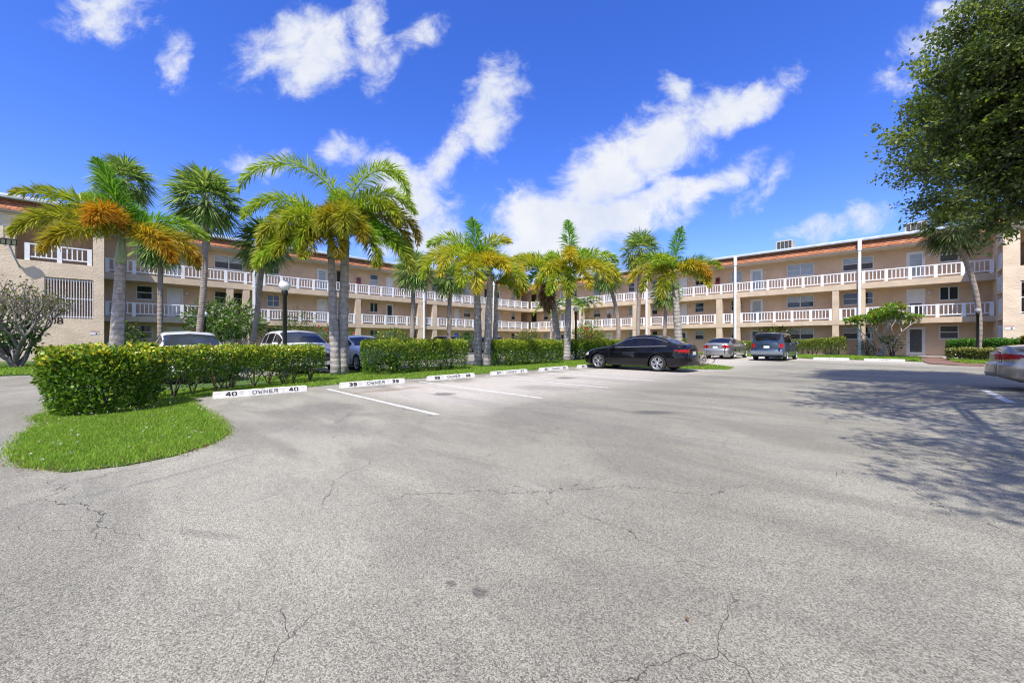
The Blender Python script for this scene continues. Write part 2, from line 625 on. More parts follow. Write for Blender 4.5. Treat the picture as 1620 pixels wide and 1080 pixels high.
    t.l(v.outputs['Color'], vs.inputs[0])
    st1 = t.ramp(vs.outputs[0], 0.0, 1.0, 0.34, 1.66, False)
    c = t.mix(0.85, c, st1, 'MULTIPLY')
    grit = t.noise(P, 260, 3, 0.7)
    c = t.mix(0.8, c, t.ramp(grit.outputs['Fac'], 0.3, 0.7, 0.62, 1.38, False), 'MULTIPLY')
    pits = t.ramp(t.noise(P, 60, 4, 0.7).outputs['Fac'], 0.60, 0.68, 0.0, 0.6)
    c = t.mix(pits, c, (0.07, 0.068, 0.066))
    # cracks
    def crack(scale, width, thr, seed):
        dn = t.noise(t.mapping(P, loc=(seed, seed * 2, 0)), 0.8, 5, 0.6)
        ad = t.n('ShaderNodeVectorMath', operation='MULTIPLY_ADD')
        t.l(dn.outputs['Color'], ad.inputs[0])
        ad.inputs[1].default_value = (1.1, 1.1, 0)
        t.l(t.mapping(P, loc=(seed, 0, 0)), ad.inputs[2])
        cv = t.n('ShaderNodeTexVoronoi', feature='DISTANCE_TO_EDGE', voronoi_dimensions='2D')
        t.l(ad.outputs[0], cv.inputs['Vector'])
        cv.inputs['Scale'].default_value = scale
        ln = t.ramp(cv.outputs['Distance'], width * 0.4, width, 1.0, 0.0)
        return t.math('MULTIPLY', ln, t.ramp(t.noise(t.mapping(P, loc=(0, seed, 0)), 0.42, 3).outputs['Fac'], thr, thr + 0.06))
    k = t.math('MAXIMUM', crack(0.26, 0.0013, 0.42, 3.1), crack(0.62, 0.0020, 0.46, 9.4))
    c = t.mix(t.math('MULTIPLY', k, 0.72), c, (0.035, 0.034, 0.033))
    t.l(c, b.inputs['Base Color'])
    b.inputs['Roughness'].default_value = 0.88
    b.inputs['Specular IOR Level'].default_value = 0.3
    h = t.math('ADD', t.math('MULTIPLY', v.outputs['Distance'], -0.9), t.math('MULTIPLY', grit.outputs['Fac'], 0.5))
    h = t.math('SUBTRACT', h, k)
    t.l(t.bump(h, 0.003), b.inputs['Normal'])
    return m


ASPHALT = asphalt()


def shingles():
    m = bpy.data.materials.new('orange_shingle')
    m.use_nodes = True
    t = NT(m.node_tree)
    b = m.node_tree.nodes['Principled BSDF']
    P = t.n('ShaderNodeTexCoord').outputs['Object']
    s = t.n('ShaderNodeSeparateXYZ')
    t.l(P, s.inputs[0])
    cb = t.n('ShaderNodeCombineXYZ')
    t.l(t.math('ADD', s.outputs[0], s.outputs[1]), cb.inputs[0])
    t.l(s.outputs[2], cb.inputs[1])
    br = t.n('ShaderNodeTexBrick')
    t.l(cb.outputs[0], br.inputs['Vector'])
    br.inputs['Color1'].default_value = (0.42, 0.145, 0.055, 1)
    br.inputs['Color2'].default_value = (0.55, 0.235, 0.11, 1)
    br.inputs['Mortar'].default_value = (0.17, 0.06, 0.03, 1)
    br.inputs['Scale'].default_value = 1.0
    br.inputs['Brick Width'].default_value = 0.42
    br.inputs['Row Height'].default_value = 0.15
    br.inputs['Mortar Size'].default_value = 0.022
    br.inputs['Mortar Smooth'].default_value = 0.5
    n = t.noise(P, 3.0, 5)
    c = t.mix(t.ramp(n.outputs['Fac'], 0.3, 0.7, 0.6, 0.0), br.outputs['Color'], (0.24, 0.10, 0.055))
    t.l(c, b.inputs['Base Color'])
    b.inputs['Roughness'].default_value = 0.85
    t.l(t.bump(br.outputs['Fac'], -0.03), b.inputs['Normal'])
    return m


SHINGLE = shingles()


def soil_grass(name, a, b_, c_):
    m = mat(name, a, 0.95, 0.2, 0.9, 0.03, 45, base2=b_)
    t = NT(m.node_tree)
    bs = m.node_tree.nodes['Principled BSDF']
    P = t.n('ShaderNodeTexCoord').outputs['Object']
    src = bs.inputs['Base Color'].links[0].from_socket
    n = t.noise(P, 55, 4, 0.7)
    t.l(t.mix(t.ramp(n.outputs['Fac'], 0.4, 0.62, 0.0, 0.75), src, c_), bs.inputs['Base Color'])
    return m


LAWN = soil_grass('mown_lawn', (0.085, 0.17, 0.022), (0.055, 0.115, 0.018), (0.03, 0.055, 0.01))


def brick_paving():
    m = bpy.data.materials.new('red_brick_paving')
    m.use_nodes = True
    t = NT(m.node_tree)
    b = m.node_tree.nodes['Principled BSDF']
    P = t.n('ShaderNodeTexCoord').outputs['Object']
    br = t.n('ShaderNodeTexBrick')
    t.l(P, br.inputs['Vector'])
    br.inputs['Color1'].default_value = (0.27, 0.14, 0.10, 1)
    br.inputs['Color2'].default_value = (0.20, 0.10, 0.075, 1)
    br.inputs['Mortar'].default_value = (0.16, 0.12, 0.10, 1)
    br.inputs['Brick Width'].default_value = 0.22
    br.inputs['Row Height'].default_value = 0.11
    br.inputs['Mortar Size'].default_value = 0.008
    n = t.noise(P, 1.2, 4)
    t.l(t.mix(t.ramp(n.outputs['Fac'], 0.3, 0.7, 0.5, 0.0), br.outputs['Color'], (0.22, 0.15, 0.12)), b.inputs['Base Color'])
    b.inputs['Roughness'].default_value = 0.85
    t.l(t.bump(br.outputs['Fac'], -0.006), b.inputs['Normal'])
    return m


BRICK = brick_paving()


# ---------------------------------------------------------------- ground, lawns, path, markings
def sheet(name, pts, z0, z1, m, label=None):
    mb = MB()
    mb.poly_prism(pts, z0, z1)
    o = mb.build(name, m)
    return tag(o, label, kind='structure')


def wobble(pts, step=0.35, amp=0.07):
    """a closed outline subdivided and roughened"""
    out = []
    n = len(pts)
    for i in range(n):
        a, b = np.array(pts[i]), np.array(pts[(i + 1) % n])
        k = max(1, int(np.linalg.norm(b - a) / step))
        for j in range(k):
            out.append(tuple(a + (b - a) * j / k + rng.normal(size=2) * amp))
    return out


tag(MB().add([(-400, -400, 0), (400, -400, 0), (400, 400, 0), (-400, 400, 0)], [(0, 1, 2, 3)]).build('ground', ASPHALT),
    'weathered grey asphalt parking lot with fine cracks', kind='structure')

isl_px = [(12, 714), (22, 726), (36, 738), (72, 742), (118, 744), (197, 735), (272, 722), (333, 703), (356, 690), (360, 682), (352, 670),
          (335, 657), (318, 646), (303, 637), (302, 631), (337, 625.5), (482, 613), (540, 607.5), (640, 600), (680, 597.5), (755, 592), (838, 585.5), (905, 580)]
isl_back = [(-10.5, 16.8), (-6.6, 17.6), (-5.3, 18.6), (-5.6, 20.2), (-7.0, 21.6), (-10.0, 23.5), (-13.0, 27.0), (-15.6, 27.5), (-15.6, 12.0), (-15.2, 2.0), (-15.6, -0.2), (-14.3, -0.6), (-12.2, -0.75)]
isl_l = [(78, 642), (78, 652), (56, 661), (66, 671), (48, 681), (36, 688), (24, 703)]
ISLAND = [ground_at(*p) for p in isl_px] + isl_back + [ground_at(*p) for p in isl_l]
sheet('planted_island_lawn', wobble(ISLAND, 0.3, 0.035), 0.0, 0.014, LAWN)
LEFT_LAWN = [(-22.2, -14), (-22.2, 15.5), (-24.5, 19.5), (-34.2, 19.6), (-34.2, 33.0), (-29.0, 36.6), (-29.0, 41.6), (-38.7, 41.6), (-38.7, -0.1), (-36.78, -0.1), (-36.78, -14)]
sheet('planted_island_lawn', wobble([(-20.2, -0.75), (-15.7, -0.55), (-15.7, 0.55), (-20.2, 0.7)], 0.3, 0.03), 0.0, 0.03, LAWN)
sheet('building_front_lawn', wobble(LEFT_LAWN, 0.6, 0.05), 0.0, 0.05, LAWN)
RIGHT_LAWN = [(-26, 37.6), (-13.5, 37.4), (-6.0, 35.6), (-4.6, 34.0), (0.15, 34.1), (0.75, 33.2), (0.78, 43.4), (-26, 43.4)]
sheet('building_front_lawn', wobble(RIGHT_LAWN, 0.6, 0.05), 0.0, 0.05, LAWN)
_tb = along(2010, 6.2)
sheet('tree_well_soil', wobble([(_tb[0] + 1.25 * math.cos(a), _tb[1] + 1.25 * math.sin(a)) for a in np.linspace(0, 6.283, 17)[:-1]], 0.2, 0.03), 0.0, 0.02, LAWN)
LAWN_PATCH = [(2.0, 33.4), (2.4, 32.0), (4.4, 31.2), (12, 31.0), (12, 40.4), (2.0, 40.4)]
sheet('building_front_lawn', wobble(LAWN_PATCH, 0.6, 0.05), 0.0, 0.065, LAWN)
sheet('brick_path', [(0.80, 43.3), (0.80, 33.1), (1.0, 30.4), (1.9, 29.4), (4.0, 29.0), (12, 29.0), (12, 31.6), (1.98, 34.5), (1.98, 43.3)], 0.0, 0.05, BRICK)
sheet('concrete_walkway', [(-40.35, 43.45), (4.5, 43.45), (4.5, 44.65), (-40.35, 44.65)], 0.0, 0.09, CONCRETE)
sheet('concrete_walkway', [(-40.35, 0), (-38.95, 0), (-38.95, 43.4), (-40.35, 43.4)], 0.0, 0.088, CONCRETE)


def stripe(x0, y0, x1, y1, w=0.1):
    d = Vector((x1 - x0, y1 - y0)).normalized()
    nx, ny = -d.y * w / 2, d.x * w / 2
    mb = MB()
    n = 14
    vs, fs = [], []
    for i in range(n + 1):
        t = i / n
        j = rng.normal(size=2) * 0.004
        x, y = x0 + (x1 - x0) * t, y0 + (y1 - y0) * t
        vs += [(x + nx * (1 + j[0] * 12), y + ny * (1 + j[0] * 12), 0.004), (x - nx * (1 + j[1] * 12), y - ny * (1 + j[1] * 12), 0.004)]
    for i in range(n):
        fs.append((2 * i, 2 * i + 1, 2 * i + 3, 2 * i + 2))
    mb.add(vs, fs)
    tag(mb.build('parking_stripe', PAINT), kind='structure')


for k in range(6):
    yy = 3.84 + 2.655 * k
    stripe(-10.35, yy + 0.05, -5.45, yy - 0.05)
stripe(1.42, 15.2, 1.5, 12.4, 0.14)
for k in range(6):
    stripe(-15.8, 0.5 + 2.9 * k, -20.4, 0.5 + 2.9 * k)

# ---------------------------------------------------------------- the three-storey apartment building
DECK_R, WALL_R = 43.2, 44.7        # right wing: outer edge and flat wall, both facing the lot
DECK_L, WALL_L = -38.9, -40.4      # left wing
Z2, Z3 = (2.60, 3.00), (5.50, 5.97)
ROOF0, ROOF1, RTOP = 8.73, 9.42, 9.66
X_END, Y_END = 4.55, -0.15


def xr(px, plane=DECK_R):
    q = px_ray(px)
    d = plane / (RY * q + FY)
    return (RX * q + FX) * d


def yl(px, plane=DECK_L):
    q = px_ray(px)
    d = plane / (RX * q + FX)
    return (RY * q + FY) * d


bld = thing('apartment_building', 'long three-storey peach stucco apartment building wrapping two sides of the parking lot, white balcony railings', 'apartment building', (-38.9, 43.2, 0))


class Wing:
    """maps (along, out, z) to the world: 'out' grows from the flat wall towards the lot"""
    def __init__(s, side):
        s.side = side

    def p(s, a, o, z):
        return (a, WALL_R - o, z) if s.side == 'R' else (WALL_L + o, a, z)

    def box(s, mb, a0, a1, o0, o1, z0, z1, mi=0):
        x0, y0, _ = s.p(a0, o0, 0)
        x1, y1, _ = s.p(a1, o1, 0)
        return mb.box(min(x0, x1), max(x0, x1), min(y0, y1), max(y0, y1), z0, z1, mi)

    def prism(s, mb, prof, a0, a1, mi=0, a0f=None, a1f=None):
        """profile of (out, z) points swept along the wing; end positions may depend on out (mitres)"""
        n = len(prof)
        vs = [s.p(a0 if a0f is None else a0f(o), o, z) for o, z in prof] + [s.p(a1 if a1f is None else a1f(o), o, z) for o, z in prof]
        fs = [tuple(range(n)), tuple(range(2 * n - 1, n - 1, -1))] + [(k, k + n, (k + 1) % n + n, (k + 1) % n) for k in range(n)]
        return mb.add(vs, fs, mi)


WR, WL = Wing('R'), Wing('L')


def holed_wall(wing, name, a0, a1, z0, z1, holes, m, depth=0.09, back=None, out=0.0):
    """flat wall with real openings and their reveals"""
    A = sorted({a0, a1, *[h[0] for h in holes], *[h[1] for h in holes]})
    Z = sorted({z0, z1, *[h[2] for h in holes], *[h[3] for h in holes]})
    mb = MB()
    for i in range(len(A) - 1):
        for j in range(len(Z) - 1):
            ca, cz = (A[i] + A[i + 1]) / 2, (Z[j] + Z[j + 1]) / 2
            if any(h[0] < ca < h[1] and h[2] < cz < h[3] for h in holes):
                continue
            mb.add([wing.p(A[i], out, Z[j]), wing.p(A[i + 1], out, Z[j]), wing.p(A[i + 1], out, Z[j + 1]), wing.p(A[i], out, Z[j + 1])], [(0, 1, 2, 3)])
    for h in holes:
        c = [(h[0], h[2]), (h[1], h[2]), (h[1], h[3]), (h[0], h[3])]
        for k in range(4):
            p, q = c[k], c[(k + 1) % 4]
            mb.add([wing.p(p[0], out, p[1]), wing.p(q[0], out, q[1]), wing.p(q[0], out - depth, q[1]), wing.p(p[0], out - depth, p[1])], [(0, 1, 2, 3)])
    return mb.build(name, m, bld, True)


def window(wing, a0, a1, z0, z1, style='sash', top=GLASS, low=GLASS, out=0.0):
    """sash: mid rail; slide: mullion; double: mullion and mid rails. Frame > panes"""
    f = MB()
    o0, o1, w = out - 0.075, out + 0.018, 0.055
    wing.box(f, a0, a1, o0, o1, z0, z0 + w)
    wing.box(f, a0, a1, o0, o1, z1 - w, z1)
    wing.box(f, a0, a0 + w, o0, o1, z0 + w, z1 - w)
    wing.box(f, a1 - w, a1, o0, o1, z0 + w, z1 - w)
    wing.box(f, a0 - 0.04, a1 + 0.04, out + 0.001, out + 0.05, z0 - 0.05, z0 - 0.002)
    zm, am = (z0 + z1) / 2, (a0 + a1) / 2
    if style in ('sash', 'grid'):
        wing.box(f, a0 + w, a1 - w, o0, o1 - 0.006, zm - 0.03, zm + 0.03)
    if style in ('slide', 'double', 'grid'):
        wing.box(f, am - 0.035, am + 0.035, o0, o1 - 0.003, z0 + w, z1 - w)
    if style == 'double':
        for x0, x1 in ((a0 + w, am - 0.035), (am + 0.035, a1 - w)):
            wing.box(f, x0, x1, o0, o1 - 0.008, zm - 0.025, zm + 0.025)
    fo = f.build('window', FRAME, bld, True)
    for zz0, zz1, m in ((z0 + 0.03, zm, low), (zm, z1 - 0.03, top)):
        g = MB()
        wing.box(g, a0 + 0.03, a1 - 0.03, out - 0.068, out - 0.045, zz0, zz1)
        pane = g.build('pane', m, bld, True)
        pane.parent = fo
    return fo


def door(wing, a0, a1, z0, z1, style='white', out=0.0):
    f = MB()
    o0, o1, w = out - 0.07, out + 0.03, 0.09
    wing.box(f, a0, a0 + w, o0, o1, z0, z1 - w)
    wing.box(f, a1 - w, a1, o0, o1, z0, z1 - w)
    wing.box(f, a0, a1, o0, o1, z1 - w, z1)
    fo = f.build('door', DOOR if style != 'dark' else BROWN_BARK, bld, True)
    g = MB()
    b0, b1, c0, c1 = a0 + w, a1 - w, z0 + 0.02, z1 - w
    if style == 'dark':
        wing.box(g, b0, b1, o0, out - 0.04, c0, c1)
        q = g.build('door_leaf', DARKDOOR, bld, True)
        q.parent = fo
        return fo
    if style == 'white':
        wing.box(g, b0, b1, o0, out - 0.03, c0, c1)
        for zz in (0.12, 0.55):
            h = (c1 - c0)
            wing.box(g, b0 + 0.14, b1 - 0.14, out - 0.03, out - 0.015, c0 + zz * h, c0 + (zz + 0.33) * h)
        q = g.build('door_leaf', DOOR, bld, True)
        q.parent = fo
    else:
        rw = 0.1
        wing.box(g, b0, b0 + rw, o0, out - 0.01, c0, c1)
        wing.box(g, b1 - rw, b1, o0, out - 0.01, c0, c1)
        wing.box(g, b0 + rw, b1 - rw, o0, out - 0.01, c0, c0 + 0.24)
        wing.box(g, b0 + rw, b1 - rw, o0, out - 0.01, c1 - 0.1, c1)
        q = g.build('door_leaf', DOOR, bld, True)
        q.parent = fo
        zs = c0 + 0.24 + (c1 - c0) * (0.42 if style == 'half' else 0.0)
        if style == 'half':
            u = MB()
            wing.box(u, b0 + rw, b1 - rw, o0, out - 0.025, zs, c1 - 0.1)
            uo = u.build('upper_panel', DOOR, bld, True)
            uo.parent = fo
        p = MB()
        wing.box(p, b0 + rw, b1 - rw, o0, out - 0.04, c0 + 0.24, zs if style == 'half' else c1 - 0.1)
        po = p.build('pane', BLIND if style == 'blue' else GLASS if style == 'glass' else SCREEN, bld, True)
        po.parent = fo
    if z0 > 2 and wing is not None:
        lm = MB()
        la = a1 + 0.22
        wing.box(lm, la - 0.05, la + 0.05, out + 0.001, out + 0.04, z1 - 0.42, z1 - 0.30)
        wing.box(lm, la - 0.07, la + 0.07, out + 0.041, out + 0.16, z1 - 0.47, z1 - 0.27)
        lm.build('wall_lamp', FRAME, bld, True)
    h = MB()
    hx = b0 + 0.05
    x, y, z = wing.p(hx, out + 0.02, (z0 + 1.0))
    h.lathe([(0.0, 0), (0.035, 0), (0.035, 0.05), (0.0, 0.06)], (x, y, z), 8)
    ho = h.build('handle', BLACK, bld, True)
    ho.parent = fo
    return fo


FL = {1: (1.40, 2.42, 0.10, 2.34), 2: (4.33, 5.36, 3.02, 5.34), 3: (7.25, 8.34, 5.99, 8.27)}
# (kind, picture x0, x1, {floor: style})
RIGHT = [
    ('w', 1486, 1517, {1: ('sash', SCREEN, SCREEN), 2: ('slide', GLASS, GLASS), 3: ('sash', BLIND, SCREEN)}),
    ('d', 1434, 1464, {1: 'screen', 2: 'half', 3: 'blue'}),
    ('w', 1333, 1382, {1: ('double', GLASS, SCREEN), 2: ('double', GLASS, GLASS), 3: ('double', BLIND, SCREEN)}),
    ('w', 1245, 1288, {1: ('double', BLIND, SCREEN), 2: ('double', BLIND, GLASS), 3: ('double', BLIND, BLIND)}),
    ('d', 1187, 1207, {1: 'screen', 2: 'blue', 3: 'blue'}),
    ('w', 1156.5, 1174.5, {1: ('sash', BLIND, GLASS), 2: ('grid', GLASS, GLASS), 3: ('grid', BLIND, BLIND)}),
    ('w', 1099.5, 1114, {1: ('sash', BLIND, GLASS), 2: ('sash', GLASS, GLASS), 3: ('sash', GLASS, DARKDOOR)}),
    ('d', 1074.5, 1087, {1: 'screen', 2: 'white', 3: 'white'}),
    ('w', 1031.5, 1040.5, {1: ('sash', GLASS, GLASS), 2: ('sash', BLIND, GLASS), 3: ('sash', GLASS, GLASS)}),
    ('w', 994.5, 1004.5, {1: ('sash', BLIND, BLIND), 2: ('sash', BLIND, BLIND), 3: ('sash', GLASS, SCREEN)}),
    ('d', 958.5, 969.5, {1: 'white', 2: 'white', 3: 'white'}),
    ('w', 939, 950.5, {1: ('grid', GLASS, GLASS), 2: ('sash', BLIND, GLASS), 3: ('sash', BLIND, BLIND)}),
    ('w', 903.5, 913, {1: ('sash', GLASS, GLASS), 2: ('sash', GLASS, GLASS), 3: ('grid', GLASS, GLASS)}),
    ('d', 886, 893.5, {1: 'glass', 2: 'blue', 3: 'blue'}),
    ('w', 860, 867.5, {1: ('sash', BLIND, BLIND), 2: ('sash', BLIND, GLASS), 3: ('sash', GLASS, GLASS)}),
    ('d', 841, 849, {1: 'dark', 2: 'dark', 3: 'dark'}),
]
LEFT = [
    ('w', 808.6, 814.8, {1: ('sash', GLASS, GLASS), 2: ('sash', BLIND, GLASS), 3: ('sash', BLIND, BLIND)}),
    ('d', 784, 791, {1: 'white', 2: 'blue', 3: 'glass'}),
    ('d', 766.5, 772.5, {1: 'dark', 2: 'dark', 3: 'dark'}),
    ('w', 733.5, 744, {1: ('sash', GLASS, GLASS), 2: ('sash', BLIND, GLASS), 3: ('sash', BLIND, BLIND)}),
    ('d', 718.5, 726.5, {1: 'white', 2: 'white', 3: 'white'}),
    ('w', 683, 691.5, {1: ('sash', GLASS, GLASS), 2: ('sash', GLASS, GLASS), 3: ('sash', GLASS, GLASS)}),
    ('w', 652.5, 661.5, {1: ('sash', GLASS, GLASS), 2: ('slide', GLASS, GLASS), 3: ('sash', BLIND, GLASS)}),
    ('d', 610.5, 622.5, {1: 'white', 2: 'glass', 3: 'white'}),
    ('w', 585, 598, {1: ('slide', GLASS, BLIND), 2: ('slide', GLASS, GLASS), 3: ('sash', GLASS, BLIND)}),
    ('d', 532.5, 541, {1: 'dark', 2: 'screen', 3: 'dark'}),
    ('d', 501.5, 518, {1: 'white', 2: 'white', 3: 'blue'}),
    ('w', 422, 442, {1: ('sash', SCREEN, SCREEN), 2: ('double', GLASS, GLASS), 3: ('double', BLIND, SCREEN)}),
    ('w', 339, 384, {1: ('double', GLASS, GLASS), 2: ('double', GLASS, GLASS), 3: ('slide', BLIND, SCREEN)}),
    ('d', 264, 290, {1: 'white', 2: 'white', 3: 'white'}),
    ('w', 215, 241.5, {1: ('sash', GLASS, GLASS), 2: ('sash', GLASS, GLASS), 3: ('sash', BLIND, GLASS)}),
]
for wing, table, conv, plane in ((WR, RIGHT, xr, WALL_R), (WL, LEFT, yl, WALL_L)):
    holes = []
    for kind, p0, p1, fl in table:
        a0, a1 = sorted((conv(p0, plane), conv(p1, plane)))
        for k, st in fl.items():
            w0, w1, d0, d1 = FL[k]
            if kind == 'w':
                holes.append((a0, a1, w0, w1))
                window(wing, a0, a1, w0, w1, *st)
            else:
                holes.append((a0, a1, d0, d1))
                door(wing, a0, a1, d0, d1, st)
    if wing is WR:
        holed_wall(wing, 'wall', -43.0, X_END + 0.2, 0.0, RTOP - 0.3, holes, STUCCO)
    else:
        holed_wall(wing, 'wall', Y_END - 0.2, 43.0, 0.0, RTOP - 0.3, holes, STUCCO)
        mb = MB()      # side of the corner passage
        mb.add([(WALL_L, 43.0, 0), (WALL_L - 6, 43.0, 0), (WALL_L - 6, 43.0, 9.3), (WALL_L, 43.0, 9.3)], [(0, 1, 2, 3)])
        mb.build('wall', STUCCO, bld, True)
mb = MB()              # backs and ends, so the wings are solid blocks
mb.box(-52, 17, 45.0, 57, 0, 9.3)
mb.box(-52, -43.2, -14, 44.9, 0, 9.3)
mb.build('rear_wall', STUCCO, bld, True)

# slabs of the open walkways
for z0, z1 in (Z2, Z3):
    mb = MB()
    WR.box(mb, DECK_L, X_END, 0.0, 1.5, z0, z1)
    WL.box(mb, Y_END, WALL_R, -0.0, 1.5, z0, z1)
    mb.box(-46, WALL_L, 43.0, WALL_R, z0, z1)
    mb.build('walkway_slab', STUCCO_FACE, bld, True)

# columns on the two lower storeys
COL_R = [(1357.5, 1369), (1316.7, 1327), (1160, 1170.5), (1133, 1142.2), (1020.5, 1028), (1000.6, 1007.6), (915.6, 922), (903.5, 908)]
COL_L = [(563, 571), (662, 669), (685, 691.5), (763, 768), (775, 781.5), (358.5, 369.5), (384.5, 395)]
for wing, tab, conv in ((WR, COL_R, xr), (WL, COL_L, yl)):
    for p0, p1 in tab:
        a0, a1 = sorted((conv(p0), conv(p1)))
        mb = MB()
        wing.box(mb, a0, a1, 1.5 - 0.42, 1.5 - 0.02, 0.0, Z2[0] + 0.001)
        wing.box(mb, a0, a1, 1.5 - 0.42, 1.5 - 0.02, Z2[1], Z3[0] + 0.001)
        mb.build('column', STUCCO_FACE, bld, True)


# railings
def railing(wing, a0, a1, zf, out=1.42, step=1.34, post=0.2, nb=4, ends=True):
    if a1 < a0:
        a0, a1 = a1, a0
    n = max(1, round((a1 - a0) / step))
    mb = MB()
    zt, zb = zf + 0.97, zf + 0.17
    xs = [a0 + post / 2 + (a1 - a0 - post) * i / n for i in range(n + 1)]
    for x in xs:
        wing.box(mb, x - post / 2, x + post / 2, out - 0.06, out + 0.06, zf - 0.05, zt + 0.004)
    for i in range(n):
        u0, u1 = xs[i] + post / 2, xs[i + 1] - post / 2
        wing.box(mb, u0, u1, out - 0.045, out + 0.045, zt - 0.075, zt - 0.005)
        wing.box(mb, u0, u1, out - 0.03, out + 0.03, zb - 0.03, zb + 0.045)
        k = nb if (u1 - u0) > 0.8 else max(1, int(nb * (u1 - u0) / 1.1))
        for j in range(k):
            c = u0 + (u1 - u0) * (j + 1) / (k + 1)
            wing.box(mb, c - 0.028, c + 0.028, out - 0.022, out + 0.022, zb + 0.045, zt - 0.075)
    return mb.build('railing', WHITE, bld, True)


railing(WR, DECK_L + 0.22, X_END - 0.08, Z3[1])
railing(WL, Y_END + 0.05, DECK_R - 0.22, Z3[1])
for p0, p1 in ((838.5, 903), (908.5, 915.2), (922.5, 1000), (1008.2, 1020), (1028.5, 1132.4), (1142.8, 1159.4), (1171, 1316), (1327.6, 1357), (1369.6, 1576)):
    a0 = DECK_L + 0.22 if p0 == 838.5 else xr(p0)
    a1 = X_END - 0.08 if p1 == 1576 else xr(p1)
    railing(WR, a0, a1, Z2[1])
for p0, p1 in ((837, 782.2), (774.4, 768.6), (762.4, 692.2), (684.4, 669.6), (661.4, 571.6), (562.4, 395.8), (357.8, 171)):
    a0 = DECK_R - 0.22 if p0 == 837 else yl(p0)
    a1 = Y_END + 0.05 if p1 == 171 else yl(p1)
    railing(WL, a0, a1, Z2[1])

# roof: soffit, sloping shingle band, metal edge, flat top; mitred at the inner corner
SO = 1.5


def mit_r(o):
    return WALL_L + o


def mit_l(o):
    return WALL_R - o


for name, prof, m in (
    ('soffit', [(-0.1, 8.66), (SO - 0.01, 8.66), (SO - 0.01, 8.735), (-0.1, 8.735)], SOFFIT),
    ('shingle_roof', [(0.3, 8.74), (SO + 0.03, 8.74), (SO + 0.03, 8.80), (SO - 0.34, 9.40), (0.3, 9.40)], SHINGLE),
    ('roof_edge', [(0.2, 9.405), (SO + 0.02, 9.405), (SO + 0.05, 9.44), (SO + 0.05, 9.55), (SO - 0.02, 9.57), (SO - 0.06, RTOP), (0.2, RTOP)], GUTTER)):
    mb = MB()
    WR.prism(mb, prof, 0, X_END + 0.3, a0f=mit_r)
    WL.prism(mb, prof, Y_END - 0.3, 0, a1f=mit_l)
    mb.build(name, m, bld, True)
mb = MB()
mb.box(-52, 17, 44.5, 57, 9.31, 9.60)
mb.box(-52, -40.2, -14, 44.5, 9.31, 9.598)
mb.build('flat_roof', GUTTER, bld, True)


# end blocks: projecting stair and corridor bays with barred openings
def bars(wing, a0, a1, z0, z1, out, n):
    mb = MB()
    for i in range(n + 1):
        a = a0 + (a1 - a0) * i / n
        wing.box(mb, a - 0.016, a + 0.016, out - 0.016, out + 0.016, z0, z1)
    for f in (0.04, 0.5, 0.96):
        z = z0 + (z1 - z0) * f
        wing.box(mb, a0, a1, out - 0.03, out - 0.0161, z - 0.028, z + 0.028)
    return mb.build('window_bars', WHITE, bld, True)


BL = 3.6        # how far the left block stands out from the flat wall
FACE_L = WALL_L + BL


def ylb(px):
    return yl(px, FACE_L)


yb1 = Y_END
op3 = (ylb(23.5), ylb(147), 6.0, 8.35)
op2 = (ylb(70), ylb(148), 2.62, 5.1)
holed_wall(WL, 'wall', -14, yb1, 0, 8.72, [op3, op2], STUCCO_BLOCK, depth=0.6, out=BL)
mb = MB()
mb.add([(FACE_L, yb1, 0), (WALL_L, yb1, 0), (WALL_L, yb1, 8.72), (FACE_L, yb1, 8.72)], [(0, 1, 2, 3)])
mb.build('wall', STUCCO_BLOCK, bld, True)
for op, zf in ((op3, 6.0), (op2, 2.62)):
    mb = MB()   # the corridor behind the opening: floor, back wall, ceiling
    WL.box(mb, op[0] - 0.4, op[1] + 0.15, BL - 2.2, BL - 0.601, op[2] - 0.12, op[2] - 0.002)
    WL.box(mb, op[0] - 0.4, op[1] + 0.15, BL - 2.3, BL - 2.2, op[2], op[3] + 0.2)
    WL.box(mb, op[0] - 0.4, op[1] + 0.15, BL - 2.2, BL - 0.601, op[3] + 0.002, op[3] + 0.12)
    mb.build('corridor', STUCCO, bld, True)
railing(WL, op3[0] + 0.35, op3[1] - 0.05, 6.06, out=BL - 0.12, step=1.35)
bars(WL, op2[0] + 0.03, op2[1] - 0.03, op2[2] + 0.02, op2[3] - 0.02, BL - 0.06, 17)
window(WL, op3[0] + 0.9, op3[0] + 2.0, 7.0, 8.1, 'sash', GLASS, GLASS, out=BL - 2.19 - 0.0)
for name, prof, m in (
    ('shingle_roof', [(1.0, 8.74), (BL + 0.30, 8.74), (BL + 0.30, 8.80), (BL - 0.1, 9.40), (1.0, 9.40)], SHINGLE),
    ('soffit', [(BL - 0.62, 8.66), (BL + 0.27, 8.66), (BL + 0.27, 8.735), (BL - 0.62, 8.735)], SOFFIT),
    ('roof_edge', [(1.0, 9.405), (BL + 0.27, 9.405), (BL + 0.32, 9.44), (BL + 0.32, 9.55), (BL + 0.24, 9.57), (BL + 0.2, RTOP + 0.004), (1.0, RTOP + 0.004)], GUTTER)):
    mb = MB()
    WL.prism(mb, prof, -14, yb1 + 0.28)
    mb.build(name, m, bld, True)

BR = WALL_R - 40.5
op3r = (5.25, 8.6, 6.0, 8.35)
op2r = (5.25, 8.6, 2.95, 5.05)
holed_wall(WR, 'wall', X_END, 17, 0, 8.72, [op3r, op2r], STUCCO_BLOCK, depth=0.6, out=BR)


class Ret:
    """return wall of the right block, facing left"""
    def p(s, a, o, z):
        return (X_END - o, a, z)

    def box(s, mb, a0, a1, o0, o1, z0, z1, mi=0):
        return mb.box(X_END - o1, X_END - o0, min(a0, a1), max(a0, a1), z0, z1, mi)


